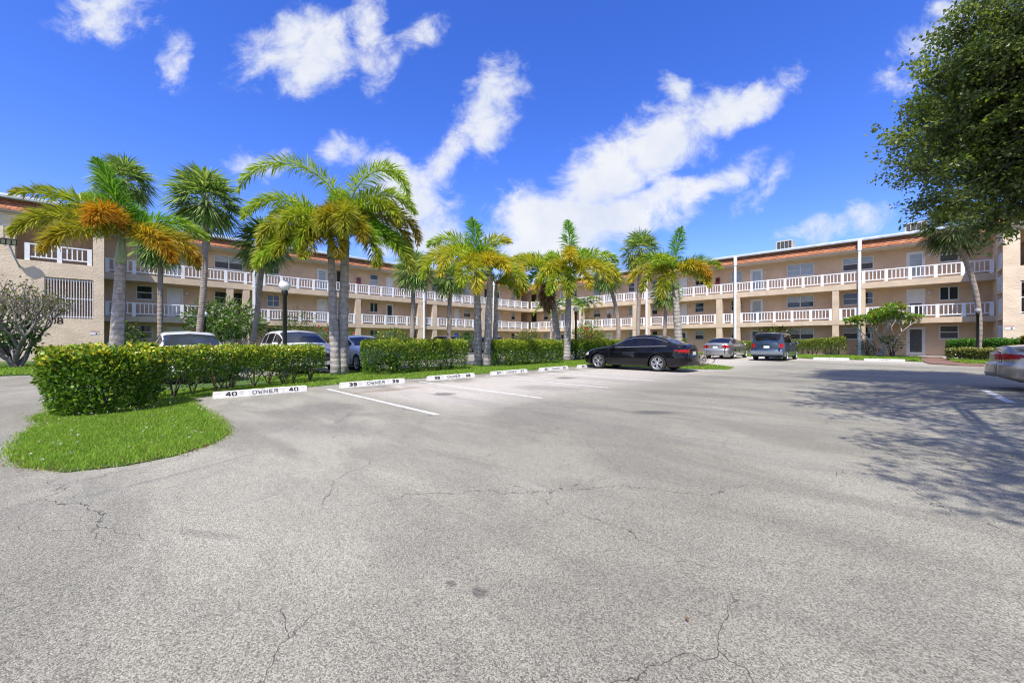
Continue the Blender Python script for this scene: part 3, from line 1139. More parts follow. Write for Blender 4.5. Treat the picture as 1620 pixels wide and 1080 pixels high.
RET = Ret()
ret_holes = [(40.75, 42.7, 6.05, 7.6), (40.75, 42.7, 4.55, 5.95), (40.75, 42.7, 3.05, 4.4), (40.75, 42.7, 1.25, 2.6)]
holed_wall(RET, 'wall', 40.5, WALL_R, 0, 8.72, ret_holes, STUCCO_BLOCK, depth=0.25)
for h in ret_holes:
    mb = MB()
    RET.box(mb, h[0], h[1], -1.2, -1.1, h[2] - 0.2, h[3] + 0.2)
    mb.build('corridor', STUCCO, bld, True)
    mb = MB()
    zt = min(h[3] - 0.2, h[2] + 1.02)
    for i in range(4):
        c = h[0] + 0.12 + (h[1] - h[0] - 0.24) * i / 3
        RET.box(mb, c - 0.1, c + 0.1, -0.16, -0.05, h[2], zt)
    RET.box(mb, h[0], h[1], -0.14, -0.07, zt - 0.09, zt - 0.01)
    RET.box(mb, h[0], h[1], -0.14, -0.07, h[2] + 0.1, h[2] + 0.17)
    for i in range(12):
        c = h[0] + 0.1 + (h[1] - h[0] - 0.2) * i / 11
        RET.box(mb, c - 0.022, c + 0.022, -0.12, -0.085, h[2] + 0.17, zt - 0.09)
    mb.build('railing', WHITE, bld, True)
for op in (op3r, op2r):
    mb = MB()
    WR.box(mb, op[0] - 0.3, op[1] + 0.3, BR - 2.2, BR - 0.601, op[2] - 0.12, op[2] - 0.002)
    WR.box(mb, op[0] - 0.3, op[1] + 0.3, BR - 2.3, BR - 2.2, op[2], op[3] + 0.2)
    WR.box(mb, op[0] - 0.3, op[1] + 0.3, BR - 2.2, BR - 0.601, op[3] + 0.002, op[3] + 0.12)
    mb.build('corridor', STUCCO, bld, True)
railing(WR, op3r[0] + 0.3, op3r[1] - 0.05, 6.06, out=BR - 0.12, step=1.35)
bars(WR, op2r[0] + 0.03, op2r[1] - 0.03, op2r[2] + 0.02, op2r[3] - 0.02, BR - 0.06, 22)
for name, prof, m in (
    ('shingle_roof', [(1.0, 8.74), (BR + 0.30, 8.74), (BR + 0.30, 8.80), (BR - 0.1, 9.40), (1.0, 9.40)], SHINGLE),
    ('soffit', [(BR - 0.62, 8.66), (BR + 0.27, 8.66), (BR + 0.27, 8.735), (BR - 0.62, 8.735)], SOFFIT),
    ('roof_edge', [(1.0, 9.405), (BR + 0.27, 9.405), (BR + 0.32, 9.44), (BR + 0.32, 9.55), (BR + 0.24, 9.57), (BR + 0.2, RTOP + 0.004), (1.0, RTOP + 0.004)], GUTTER)):
    mb = MB()
    WR.prism(mb, prof, X_END - 0.28, 17)
    mb.build(name, m, bld, True)

# downpipes with their collector boxes
for wing, conv, px in ((WR, xr, 1360.5), (WR, xr, 1164.3), (WR, xr, 1024.3), (WR, xr, 904.6), (WL, yl, 401), (WL, yl, 669.5), (WL, yl, 780.5)):
    a = conv(px)
    mb = MB()
    wing.box(mb, a - 0.12, a + 0.12, SO + 0.052, SO + 0.27, 8.62, 9.5)
    wing.box(mb, a - 0.085, a + 0.085, SO + 0.07, SO + 0.23, 0.0, 8.62)
    for z in (2.8, 5.7):
        wing.box(mb, a - 0.11, a + 0.11, SO + 0.0, SO + 0.24, z, z + 0.05)
    mb.build('downpipe', WHITE, bld, True)


# ---------------------------------------------------------------- stencil lettering from strokes with breaks
GL = {
    '0': [[(0.05, 0.2), (0.05, 0.8), (0.3, 1)], [(0.7, 1), (0.95, 0.8), (0.95, 0.2), (0.7, 0)], [(0.3, 0), (0.05, 0.2)]],
    '3': [[(0.05, 0.95), (0.8, 0.95), (0.95, 0.75), (0.8, 0.56)], [(0.35, 0.5), (0.8, 0.5)], [(0.8, 0.44), (0.95, 0.25), (0.8, 0.05), (0.05, 0.05)]],
    '4': [[(0.75, 0), (0.75, 1), (0.55, 1)], [(0.42, 0.8), (0.02, 0.3), (0.55, 0.3)], [(0.85, 0.3), (1, 0.3)]],
    '5': [[(0.95, 0.95), (0.15, 0.95), (0.15, 0.6)], [(0.15, 0.55), (0.75, 0.55), (0.95, 0.35), (0.75, 0.05), (0.05, 0.05)]],
    '6': [[(0.9, 0.95), (0.3, 0.95), (0.05, 0.7), (0.05, 0.25), (0.3, 0.03)], [(0.45, 0.03), (0.8, 0.03), (0.95, 0.3), (0.8, 0.52), (0.2, 0.52)]],
    '7': [[(0.05, 0.95), (0.95, 0.95), (0.7, 0.55)], [(0.62, 0.42), (0.4, 0)]],
    '8': [[(0.42, 0.5), (0.1, 0.62), (0.1, 0.88), (0.42, 1)], [(0.58, 1), (0.9, 0.88), (0.9, 0.62), (0.58, 0.5)], [(0.42, 0.5), (0.05, 0.35), (0.05, 0.1), (0.42, 0)], [(0.58, 0), (0.95, 0.1), (0.95, 0.35), (0.58, 0.5)]],
    '9': [[(0.95, 0.48), (0.3, 0.48), (0.05, 0.7), (0.3, 0.97), (0.6, 0.97)], [(0.72, 0.95), (0.95, 0.75), (0.95, 0.25), (0.7, 0.03), (0.1, 0.03)]],
    'O': [[(0.4, 0), (0.05, 0.15), (0.05, 0.85), (0.4, 1)], [(0.6, 1), (0.95, 0.85), (0.95, 0.15), (0.6, 0)]],
    'W': [[(0.0, 1), (0.25, 0), (0.42, 0.6)], [(0.55, 0.6), (0.75, 0), (1, 1)]],
    'N': [[(0.08, 0), (0.08, 1)], [(0.25, 0.85), (0.75, 0.15)], [(0.92, 0), (0.92, 1)]],
    'E': [[(0.1, 0), (0.1, 1)], [(0.3, 0.95), (0.95, 0.95)], [(0.3, 0.5), (0.8, 0.5)], [(0.3, 0.05), (0.95, 0.05)]],
    'R': [[(0.1, 0), (0.1, 1)], [(0.28, 0.95), (0.8, 0.95), (0.92, 0.75), (0.8, 0.52), (0.28, 0.52)], [(0.55, 0.42), (0.95, 0)]],
}


def glyphs(mb, text, x0, z0, w, h, gap, t, place):
    """flat strokes; place(u, v) -> 3-D point"""
    for i, ch in enumerate(text):
        ox = x0 + i * (w + gap)
        for line in GL[ch]:
            for (a, b), (c, d) in zip(line[:-1], line[1:]):
                p = Vector((ox + a * w, z0 + b * h))
                q = Vector((ox + c * w, z0 + d * h))
                dd = (q - p).normalized()
                p2, q2 = p - dd * t * 0.3, q + dd * t * 0.3
                nn = Vector((-dd.y, dd.x)) * t / 2
                mb.add([place(*(p2 + nn)), place(*(p2 - nn)), place(*(q2 - nn)), place(*(q2 + nn))], [(0, 1, 2, 3)])


def wheel_stop(loc, rz, number, label, length=1.83, word=True, ink=INK):
    """lies along local x, painted face towards local -y"""
    t = thing('wheel_stop', label, 'wheel stop', (loc[0], loc[1], 0), rz, 'painted concrete wheel stops')
    prof = [(-0.085, 0.0), (-0.08, 0.02), (-0.052, 0.125), (-0.04, 0.135), (0.04, 0.135), (0.052, 0.125), (0.08, 0.02), (0.085, 0.0)]
    n = len(prof)
    mb = MB()
    L = length
    xs = [0, 0.012, 0.03] + [L * k / 26 for k in range(1, 26)] + [L - 0.03, L - 0.012, L]
    sc = [0.93, 0.985, 1] + [1] * 25 + [1, 0.985, 0.93]
    chip = rng.random((len(xs), n)) < 0.07
    vs = [(x, y * s * (1 - 0.10 * chip[i, k] * (2 <= k <= 5)), z * s - 0.012 * chip[i, k] * (z > 0.1) + rng.normal() * 0.0008) for i, (x, s) in enumerate(zip(xs, sc)) for k, (y, z) in enumerate(prof)]
    fs = [tuple(range(n)), tuple((len(xs) - 1) * n + k for k in range(n - 1, -1, -1))]
    for i in range(len(xs) - 1):
        fs += [(i * n + k, (i + 1) * n + k, (i + 1) * n + (k + 1) % n, i * n + (k + 1) % n) for k in range(n)]
    mb.add(vs, fs)
    mb.build('concrete_bar', STOP, t)

    def place(u, v):
        f = (v - 0.02) / 0.105
        return (u, -0.08 + 0.028 * f - 0.005, v)
    if number:
        mb = MB()
        glyphs(mb, number, 0.215, 0.04, 0.078, 0.072, 0.03, 0.023, place)
        glyphs(mb, number, L - 0.39, 0.04, 0.078, 0.072, 0.03, 0.023, place)
        mb.build('painted_number', ink, t)
    if word:
        mb = MB()
        glyphs(mb, 'OWNER', 0.70, 0.04, 0.078, 0.074, 0.028, 0.0155, place)
        mb.build('painted_word', INKFADE, t)
    return t


for k, (num, nm) in enumerate((('40', 'nearest, at the edge of the grass island'), ('39', 'before the two tall palm trunks'), ('38', 'before the clipped hedge'),
                               ('37', 'before the leaning palm trunks'), ('36', 'next after stop 37, before the middle hedge'), ('35', 'half hidden by the black sedan'))):
    yy = 1.56 + 2.66 * k
    wheel_stop((-10.36 - 0.02 * k, yy), R(90), num, 'white concrete wheel stop stencilled %s OWNER, %s' % (num, nm), ink=INK if k < 3 else INKFADE)
wheel_stop((-4.32, 33.25), 0, '', 'white wheel stop before the low hedge, right of the blue minivan')
wheel_stop((-1.78, 33.3), 0, '', 'white wheel stop in front of the bare-branched plumeria, beside the brick path')
wheel_stop((-8.0, 33.6), 0, '', 'white wheel stop beyond the front of the blue minivan', word=False)


# ---------------------------------------------------------------- palms
GREEN = ((0.149, 0.351, 0.027), (0.203, 0.419, 0.034), (0.101, 0.257, 0.027))
LIME = ((0.351, 0.481, 0.036), (0.429, 0.533, 0.046), (0.221, 0.364, 0.029))
OLIVE = ((0.33, 0.37, 0.033), (0.42, 0.39, 0.036), (0.22, 0.28, 0.026))
YELLOW = ((0.515, 0.448, 0.034), (0.426, 0.426, 0.034), (0.605, 0.47, 0.039))
ORANGE = ((0.56, 0.25, 0.014), (0.46, 0.27, 0.018), (0.38, 0.25, 0.02))
RUST = ((0.46, 0.32, 0.025), (0.38, 0.29, 0.025), (0.30, 0.27, 0.023))
DEAD = ((0.26, 0.15, 0.09), (0.20, 0.12, 0.075), (0.33, 0.22, 0.15))


def frond(name, base, alpha, elev, L, droop, cols, parent, ll=0.47, n=460, w=0.044, tipcol=None, plume=True):
    """one arching feather leaf; leaflets stand all round the midrib like a bottle brush"""
    m = 22
    pts = [np.array(base, float)]
    a = alpha
    for i in range(m):
        s = (i + 0.5) / m
        e = elev - droop * s ** 1.25
        if e < -96:
            e = -96
        pts.append(pts[-1] + dirv(a, e) * (L / m))
    pts = np.array(pts)
    T = unit(np.gradient(pts, axis=0))
    s = np.linspace(0.13, 1.0, n) + rng.normal(size=n) * 0.004
    s = np.clip(s, 0.1, 1.0)
    f = s * m
    i0 = np.clip(f.astype(int), 0, m - 1)
    fr = (f - i0)[:, None]
    P = pts[i0] * (1 - fr) + pts[i0 + 1] * fr
    t = unit(T[i0] * (1 - fr) + T[i0 + 1] * fr)
    S = unit(np.cross(t, np.array((0.02, 0.03, 1.0))))
    U = np.cross(S, t)
    if plume:
        phi = rng.uniform(-0.6, math.pi + 0.6, n)
    else:
        phi = np.where(rng.random(n) < 0.5, rng.normal(0.25, 0.2, n), math.pi - rng.normal(0.25, 0.2, n))
    beta = np.radians(68 - 26 * s + rng.normal(size=n) * 7)
    Dr = np.cos(beta)[:, None] * t + np.sin(beta)[:, None] * (np.cos(phi)[:, None] * S + np.sin(phi)[:, None] * U)
    Dr[:, 2] -= 0.12
    Dr += rng.normal(size=(n, 3)) * 0.06
    ln = ll * (0.45 + 0.75 * np.sin(np.pi * np.clip(s * 0.86 + 0.13, 0, 1))) * (1 + rng.normal(size=n) * 0.1)
    ln *= np.where(s > 0.93, 0.8, 1.0)
    c = jitter_cols(cols, n, 0.16)
    if tipcol is not None:
        k = np.clip((s - 0.35) / 0.6, 0, 1)[:, None]
        c = c * (1 - k) + jitter_cols(tipcol, n, 0.16) * k
    V, F, C = leaves(P, Dr, ln * 1.08, w * 0.8 * (0.8 + 0.4 * rng.random(n)), c, 0.3, 0.16)
    # colour change inside each leaflet: sunburnt tips
    # midrib as a thin square tube
    k = len(pts)
    rad = np.linspace(0.035, 0.006, k)[:, None]
    Sg = unit(np.cross(T, np.array((0.02, 0.03, 1.0))))
    Ug = np.cross(Sg, T)
    ring = np.stack([pts + Sg * rad, pts + Ug * rad, pts - Sg * rad, pts - Ug * rad], 1).reshape(-1, 3)
    rf = []
    for i in range(k - 1):
        for q in range(4):
            rf.append((i * 4 + q, i * 4 + (q + 1) % 4, (i + 1) * 4 + (q + 1) % 4, (i + 1) * 4 + q))
    rc = np.tile(np.mean(np.asarray(cols), 0) * 0.8 + 0.02, (len(ring), 1))
    V, F, C = join([(V, F, C), (ring, np.array(rf), rc)])
    return np_mesh(name, V, F, LEAF, parent, C)


def palm_trunk(t, base, top, r0, r1, m, bulge=0.0, bend=(0, 0), shaft=0.0):
    """trunk in local coordinates of the palm; returns the local top"""
    h = top[2]
    pts, rad = [], []
    k = 14
    for i in range(k + 1):
        s = i / k
        x = top[0] * s + bend[0] * math.sin(math.pi * s)
        y = top[1] * s + bend[1] * math.sin(math.pi * s)
        pts.append((x, y, h * s - (0.05 if i == 0 else 0)))
        flare = 0.45 * math.exp(-s * h / 0.22)
        rad.append((r0 + (r1 - r0) * s) * (1 + flare) + bulge * math.sin(math.pi * min(1, s * 1.3)) + rng.normal() * 0.004)
    MB().tube(pts, rad, 16, cap=True).build('trunk', m, t)
    if shaft:
        dv = (Vector(pts[-1]) - Vector(pts[-2])).normalized()
        p0 = Vector(pts[-1])
        MB().tube([p0 - dv * 0.04, p0 + dv * 0.12, p0 + dv * shaft * 0.5, p0 + dv * shaft], [r1 * 0.98, r1 * 1.12, r1 * 0.85, r1 * 0.42], 14).build('crownshaft', CROWNSHAFT, t)
        return p0 + dv * shaft
    return Vector(pts[-1])


def foxtail(label, at, top, fronds, scale=1.0, r0=0.2, r1=0.15, shaft=0.8, bulge=0.02, group='foxtail palms on the planted strip', name='foxtail_palm', ll=0.47, n=460, bend=(0, 0), w=0.044):
    """top: local position of the crownshaft's foot; fronds: (bearing, elevation, length, droop, colours, tip colours)"""
    t = thing(name, label, 'palm tree', (at[0], at[1], 0.02), 0, group)
    c = palm_trunk(t, None, top, r0, r1, FOX_BARK, bulge, bend, shaft)
    rr_, dd_ = RX * at[0] + RY * at[1], FX * at[0] + FY * at[1]
    turn = math.degrees(math.atan2(-rr_, dd_))
    for al, el, L, dr, cols, tip in fronds:
        frond('frond', c - Vector((0, 0, 0.12)), al + turn, el, L * scale, dr, cols, t, ll * scale, n, w, tip)
    return t


def lean(px0, px1, d):
    """local ground offset for a trunk that shifts from one picture column to another at distance d"""
    r = (px1 - px0) / 630.0 * d
    return (RX * r, RY * r)


# the big one on the left, orange and green
d = 13.0
dx, dy = lean(181, 191, d)
foxtail('tall foxtail palm at far left with bright orange lower fronds and a stout grey trunk', along(181, d), (dx, dy, 3.76), [
    (140, 84, 2.6, 28, GREEN, GREEN), (166, 54, 2.75, 74, LIME, OLIVE), (190, 32, 2.6, 98, OLIVE, OLIVE), (216, 6, 2.3, 70, OLIVE, RUST),
    (247, 50, 2.1, 120, ORANGE, ORANGE), (8, 47, 2.5, 85, GREEN, LIME), (-24, 22, 2.4, 95, OLIVE, ORANGE), (28, 18, 2.6, 75, OLIVE, RUST),
    (75, 58, 2.5, 70, GREEN, GREEN), (118, 62, 2.6, 60, GREEN, LIME), (-52, 10, 2.2, 80, RUST, ORANGE), (150, 40, 2.4, 70, GREEN, OLIVE), (50, 30, 2.4, 70, GREEN, OLIVE)],
    r0=0.17, r1=0.135, shaft=1.0, bulge=0.014, n=600, scale=1.0)

# the twin trunks in front of the hedge gap
d = 14.4
dx, dy = lean(541, 546, d)
foxtail('tallest foxtail palm, right of the twin trunks between hedges, arching olive and gold fronds', along(541, d), (dx, dy, 4.55), [
    (176, 85, 4.8, 160, LIME, LIME), (310, 85, 4.3, 168, LIME, LIME), (0, 42, 2.9, 135, OLIVE, RUST), (-16, 4, 2.9, 80, GREEN, OLIVE),
    (250, 24, 2.3, 95, RUST, OLIVE), (100, 70, 2.9, 80, GREEN, LIME), (60, 55, 2.8, 100, GREEN, OLIVE), (-40, 55, 2.7, 130, LIME, OLIVE),
    (20, 20, 2.6, 90, GREEN, OLIVE), (285, 10, 2.2, 80, OLIVE, RUST), (340, 70, 3.1, 130, LIME, LIME), (-6, 52, 3.3, 140, OLIVE, RUST), (-28, 0, 3.1, 78, GREEN, OLIVE), (268, 30, 2.6, 118, OLIVE, OLIVE), (300, -8, 2.6, 75, GREEN, OLIVE), (225, 8, 2.5, 90, OLIVE, LIME)], r0=0.17, r1=0.14, shaft=0.9, n=600, scale=1.03)
dx, dy = lean(529, 522, d - 0.25)
foxtail('foxtail palm left of the twin trunks between hedges, rusty fronds sweeping left', along(531, d - 0.25), (dx, dy, 4.2), [
    (184, 66, 3.6, 135, LIME, LIME), (202, 38, 3.0, 125, OLIVE, OLIVE), (205, -4, 3.0, 60, LIME, LIME), (228, 44, 2.7, 125, LIME, OLIVE),
    (150, 62, 3.0, 100, GREEN, LIME), (215, 10, 2.5, 85, OLIVE, OLIVE), (262, 45, 2.3, 125, OLIVE, OLIVE), (120, 50, 2.6, 90, GREEN, GREEN), (242, -2, 2.2, 70, RUST, OLIVE), (195, 8, 3.1, 88, LIME, OLIVE), (172, 20, 2.8, 100, OLIVE, OLIVE), (280, 10, 2.2, 95, OLIVE, RUST)],
    r0=0.145, r1=0.12, shaft=0.8, n=560, scale=0.93)

# third clump
d = 19.2
dx, dy = lean(757, 754.5, d)
foxtail('foxtail palm with lime fronds, leftmost of a leaning trio of trunks', along(757, d), (dx, dy, 4.2), [
    (165, 68, 2.5, 105, LIME, LIME), (105, 84, 2.2, 40, GREEN, GREEN), (25, 70, 2.0, 80, LIME, YELLOW), (178, 36, 2.6, 95, LIME, OLIVE),
    (205, 30, 2.7, 110, YELLOW, LIME), (238, 28, 2.8, 105, LIME, YELLOW), (255, 8, 2.5, 85, YELLOW, LIME), (60, 50, 2.1, 90, GREEN, LIME),
    (320, 15, 1.7, 70, YELLOW, YELLOW), (270, -5, 2.3, 75, LIME, YELLOW), (140, 50, 2.2, 80, GREEN, LIME)], r0=0.19, r1=0.14, shaft=0.85, n=380, w=0.055, scale=1.22)
d = 19.0
dx, dy = lean(770.5, 775, d)
foxtail('small yellowing foxtail palm in the middle of a leaning trio of trunks', along(770.5, d), (dx, dy, 4.35), [
    (150, 60, 1.4, 110, YELLOW, YELLOW), (10, 35, 1.9, 130, YELLOW, YELLOW), (-20, 5, 2.0, 85, LIME, OLIVE), (40, 62, 1.6, 140, GREEN, GREEN),
    (260, 45, 1.2, 110, YELLOW, YELLOW), (90, 55, 1.4, 100, LIME, LIME)], r0=0.18, r1=0.125, shaft=0.45, n=300, w=0.055, ll=0.4, scale=1.15)
d = 20.2
dx, dy = lean(783.5, 785, d)
foxtail('slim foxtail palm at the right of a leaning trio of trunks', along(783, d), (dx, dy, 3.5), [
    (0, 30, 1.7, 110, YELLOW, ORANGE), (20, 55, 1.5, 100, LIME, YELLOW), (150, 60, 1.3, 90, LIME, LIME), (-30, 10, 1.6, 90, LIME, OLIVE)], r0=0.12, r1=0.09, shaft=0.7, n=260, w=0.055, ll=0.38)

# fourth clump
d = 25.5
dx, dy = lean(884, 870, d)
pl = foxtail('foxtail palm with a hanging skirt of dead brown fronds', along(886, d), (dx, dy, 4.9), [
    (172, 58, 3.1, 100, LIME, YELLOW), (188, 34, 3.2, 100, OLIVE, ORANGE), (140, 66, 2.7, 80, LIME, LIME), (90, 70, 2.6, 70, GREEN, LIME),
    (225, 45, 2.6, 105, LIME, YELLOW), (205, 55, 2.9, 100, YELLOW, LIME), (60, 50, 2.5, 90, GREEN, LIME), (262, -52, 2.3, 40, DEAD, DEAD), (235, -58, 1.9, 35, DEAD, DEAD), (200, 5, 2.2, 80, GREEN, OLIVE), (280, 30, 2.2, 90, LIME, OLIVE)],
    r0=0.2, r1=0.16, shaft=0.6, n=320, w=0.07, ll=0.5, scale=1.12)
d = 24.4
dx, dy = lean(897, 901, d)
foxtail('tall foxtail palm with golden fronds rising beside a black globe lamp post', along(896.5, d), (dx, dy, 4.75), [
    (95, 86, 3.2, 40, GREEN, GREEN), (270, 52, 2.4, 105, YELLOW, YELLOW), (10, 48, 2.9, 85, LIME, LIME), (-12, 26, 3.0, 95, LIME, YELLOW),
    (-38, 14, 3.0, 85, YELLOW, OLIVE), (30, 38, 2.8, 90, GREEN, OLIVE), (60, 60, 2.7, 80, GREEN, LIME), (140, 55, 2.4, 90, LIME, LIME), (215, 25, 2.2, 110, YELLOW, LIME), (300, 0, 2.4, 75, OLIVE, YELLOW), (240, -10, 2.6, 60, OLIVE, LIME), (268, -20, 2.4, 55, LIME, OLIVE), (190, 5, 2.4, 85, OLIVE, YELLOW)],
    r0=0.215, r1=0.165, shaft=0.95, bulge=0.01, n=340, w=0.07, ll=0.5, scale=1.15)

# fifth, at the end of the planted strip behind the black sedan
d = 21.5
dx, dy = lean(1076, 1068, d)
foxtail('foxtail palm rising behind the black sedan, one frond straight up', along(1076, d), (dx, dy, 4.0), [
    (70, 78, 2.6, 22, GREEN, GREEN), (165, 62, 2.4, 100, GREEN, OLIVE), (10, 42, 2.3, 85, GREEN, OLIVE), (245, 55, 2.0, 105, LIME, LIME),
    (200, 30, 2.5, 95, OLIVE, YELLOW), (225, 15, 2.4, 95, OLIVE, OLIVE), (330, 32, 2.0, 100, YELLOW, ORANGE), (-25, 10, 2.0, 80, OLIVE, YELLOW),
    (250, -10, 2.2, 70, OLIVE, OLIVE), (120, 55, 2.0, 80, GREEN, GREEN)], r0=0.2, r1=0.15, shaft=1.0, n=380, w=0.058, ll=0.46, scale=1.1)


# fan palms
SAB = ((0.16, 0.273, 0.066), (0.226, 0.348, 0.094), (0.113, 0.208, 0.056), (0.358, 0.452, 0.16))


def fan_leaf(c, dr, pet, blade, n, cols):
    dr = unit(np.array(dr))
    b = c + dr * pet
    side = unit(np.cross(dr, np.array((0.05, 0.02, 1.0))))
    up = np.cross(side, dr)
    a = np.linspace(-2.0, 2.0, n) + rng.normal(size=n) * 0.05
    fdir = unit(np.cos(a * 0.95)[:, None] * dr + np.sin(a * 0.95)[:, None] * side + up * (0.18 * np.abs(a)[:, None] - 0.1) + rng.normal(size=(n, 3)) * 0.05)
    fdir[:, 2] -= 0.28
    ln = blade * (0.75 + 0.35 * np.cos(a * 0.8)) * (1 + rng.normal(size=n) * 0.07)
    return leaves(np.tile(b, (n, 1)), fdir, ln, 0.085, jitter_cols(cols, n, 0.2), 0.22, 0.16, nrm=np.tile(up, (n, 1)))


def sabal(label, base, top, rc=1.6, r0=0.19, r1=0.16, nl=52, bend=(0, 0), low=-58, skirt=0.0, cols=SAB, name='cabbage_palm', group='fan-leaved cabbage palms by the building'):
    t = thing(name, label, 'palm tree', (base[0], base[1], 0.03), 0, group)
    c = palm_trunk(t, None, top, r0, r1, SABAL_BARK, 0, bend, 0)
    c = np.array(c)
    parts = []
    pet = MB()
    for i in range(nl):
        q = (i + 0.5) / nl
        el = low + (86 - low) * (q ** 0.85)
        al = i * 137.5 + rng.normal() * 9
        dr = dirv(al, el)
        sag = np.array((0, 0, -0.12 if el > 0 else 0))
        pl_ = rc * 0.52 * (0.9 + 0.2 * rng.random())
        parts.append(fan_leaf(c + (0, 0, 0.1), dr + sag, pl_, rc * 0.60, 26, cols))
        pet.tube([c + (0, 0, 0.05), c + (0, 0, 0.08) + dr * pl_ * 0.6, c + (0, 0, 0.1) + unit(dr + sag) * pl_], [0.022, 0.016, 0.012], 4, cap=False)
    np_mesh('crown', *join(parts)[:2], LEAF, t, join(parts)[2])
    pet.build('leaf_stalks', CROWNSHAFT, t)
    # old leaf boots under the crown
    MB().lathe([(r1, -0.75), (r1 * 1.25, -0.5), (r1 * 1.55, -0.15), (r1 * 1.2, 0.12), (0.02, 0.3)], tuple(c), 12).build('leaf_base', BROWN_BARK, t)
    return t


def sabal_px(label, px_base, px_top, py_top, d, rc, **kw):
    b = along(px_base, d)
    dx, dy = lean(px_base, px_top, d)
    sq = 1 / math.sqrt(1 + px_ray(px_base) ** 2)
    kw['r0'], kw['r1'] = kw.get('r0', 0.19) * sq, kw.get('r1', 0.16) * sq
    return sabal(label, b, (dx, dy, height_at(py_top, d)), rc, **kw)


sabal_px('cabbage palm with a round dark crown standing clear against the sky, left of centre', 308, 325, 325, 18.5, 1.72, r0=0.17, r1=0.16, bend=(0.25, 0.1))
sabal_px('cabbage palm directly behind the big orange foxtail palm', 194, 196, 292, 25, 1.75, r0=0.19, r1=0.17)
sabal_px('short cabbage palm under the right-hand fronds of the orange foxtail palm', 253, 254, 394, 24, 1.5, r0=0.19, r1=0.17)
sabal_px('slanting cabbage palm beside a white downpipe, left of the twin foxtail trunks', 395, 417, 392, 21, 1.5, r0=0.16, r1=0.15, bend=(-0.2, 0.1), low=-70)
sabal_px('cabbage palm right of the twin foxtail palms, before the left wing', 651, 655, 432, 32.5, 1.85, r0=0.2, r1=0.17)
sabal_px('cabbage palm half hidden behind the lime foxtail palm', 710, 712, 445, 35, 1.8, r0=0.2, r1=0.17)
sabal_px('leaning cabbage palm just right of the golden foxtail palm', 977, 960, 440, 36, 1.75, r0=0.2, r1=0.16, bend=(0.35, 0.3))
sabal_px('tall straight cabbage palm left of the palm behind the black sedan', 1008, 1013, 402, 37, 2.15, r0=0.2, r1=0.18)
sabal_px('low cabbage palm behind the fronds of the palm behind the black sedan', 1050, 1054, 468, 37, 1.6, r0=0.19, r1=0.16)
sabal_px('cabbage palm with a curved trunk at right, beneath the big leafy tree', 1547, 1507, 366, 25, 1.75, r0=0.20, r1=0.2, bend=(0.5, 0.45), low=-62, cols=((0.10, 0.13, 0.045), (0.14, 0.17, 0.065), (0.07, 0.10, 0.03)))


# two young feather palms in the corner
def young_palm(label, px, py_crown, d):
    b = along(px, d)
    h = height_at(py_crown, d)
    t = thing('christmas_palm', label, 'palm tree', (b[0], b[1], 0.03), 0, 'young feather palms in the building corner')
    c = palm_trunk(t, None, (0.1, 0.05, h - 0.9), 0.12, 0.09, PALE_BARK, 0, (0, 0), 0.9)
    for i in range(11):
        frond('frond', c - Vector((0, 0, 0.1)), i * 33 + rng.normal() * 6, 68 - 38 * (i % 3) / 2, 2.0, 105, ((0.07, 0.17, 0.02), (0.10, 0.22, 0.025)), t, 0.45, 70, 0.07, LIME, False)


young_palm('young green feather palm left of two thick grey trunks in the building corner', 871, 488, 36)
young_palm('young green feather palm behind the globe lamp post in the building corner', 919, 484, 36)


# ---------------------------------------------------------------- hedges
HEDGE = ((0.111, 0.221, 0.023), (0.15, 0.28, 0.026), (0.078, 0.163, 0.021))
HEDGE_TIP = ((0.375, 0.488, 0.035), (0.463, 0.525, 0.037), (0.275, 0.413, 0.03), (0.5, 0.4, 0.037))


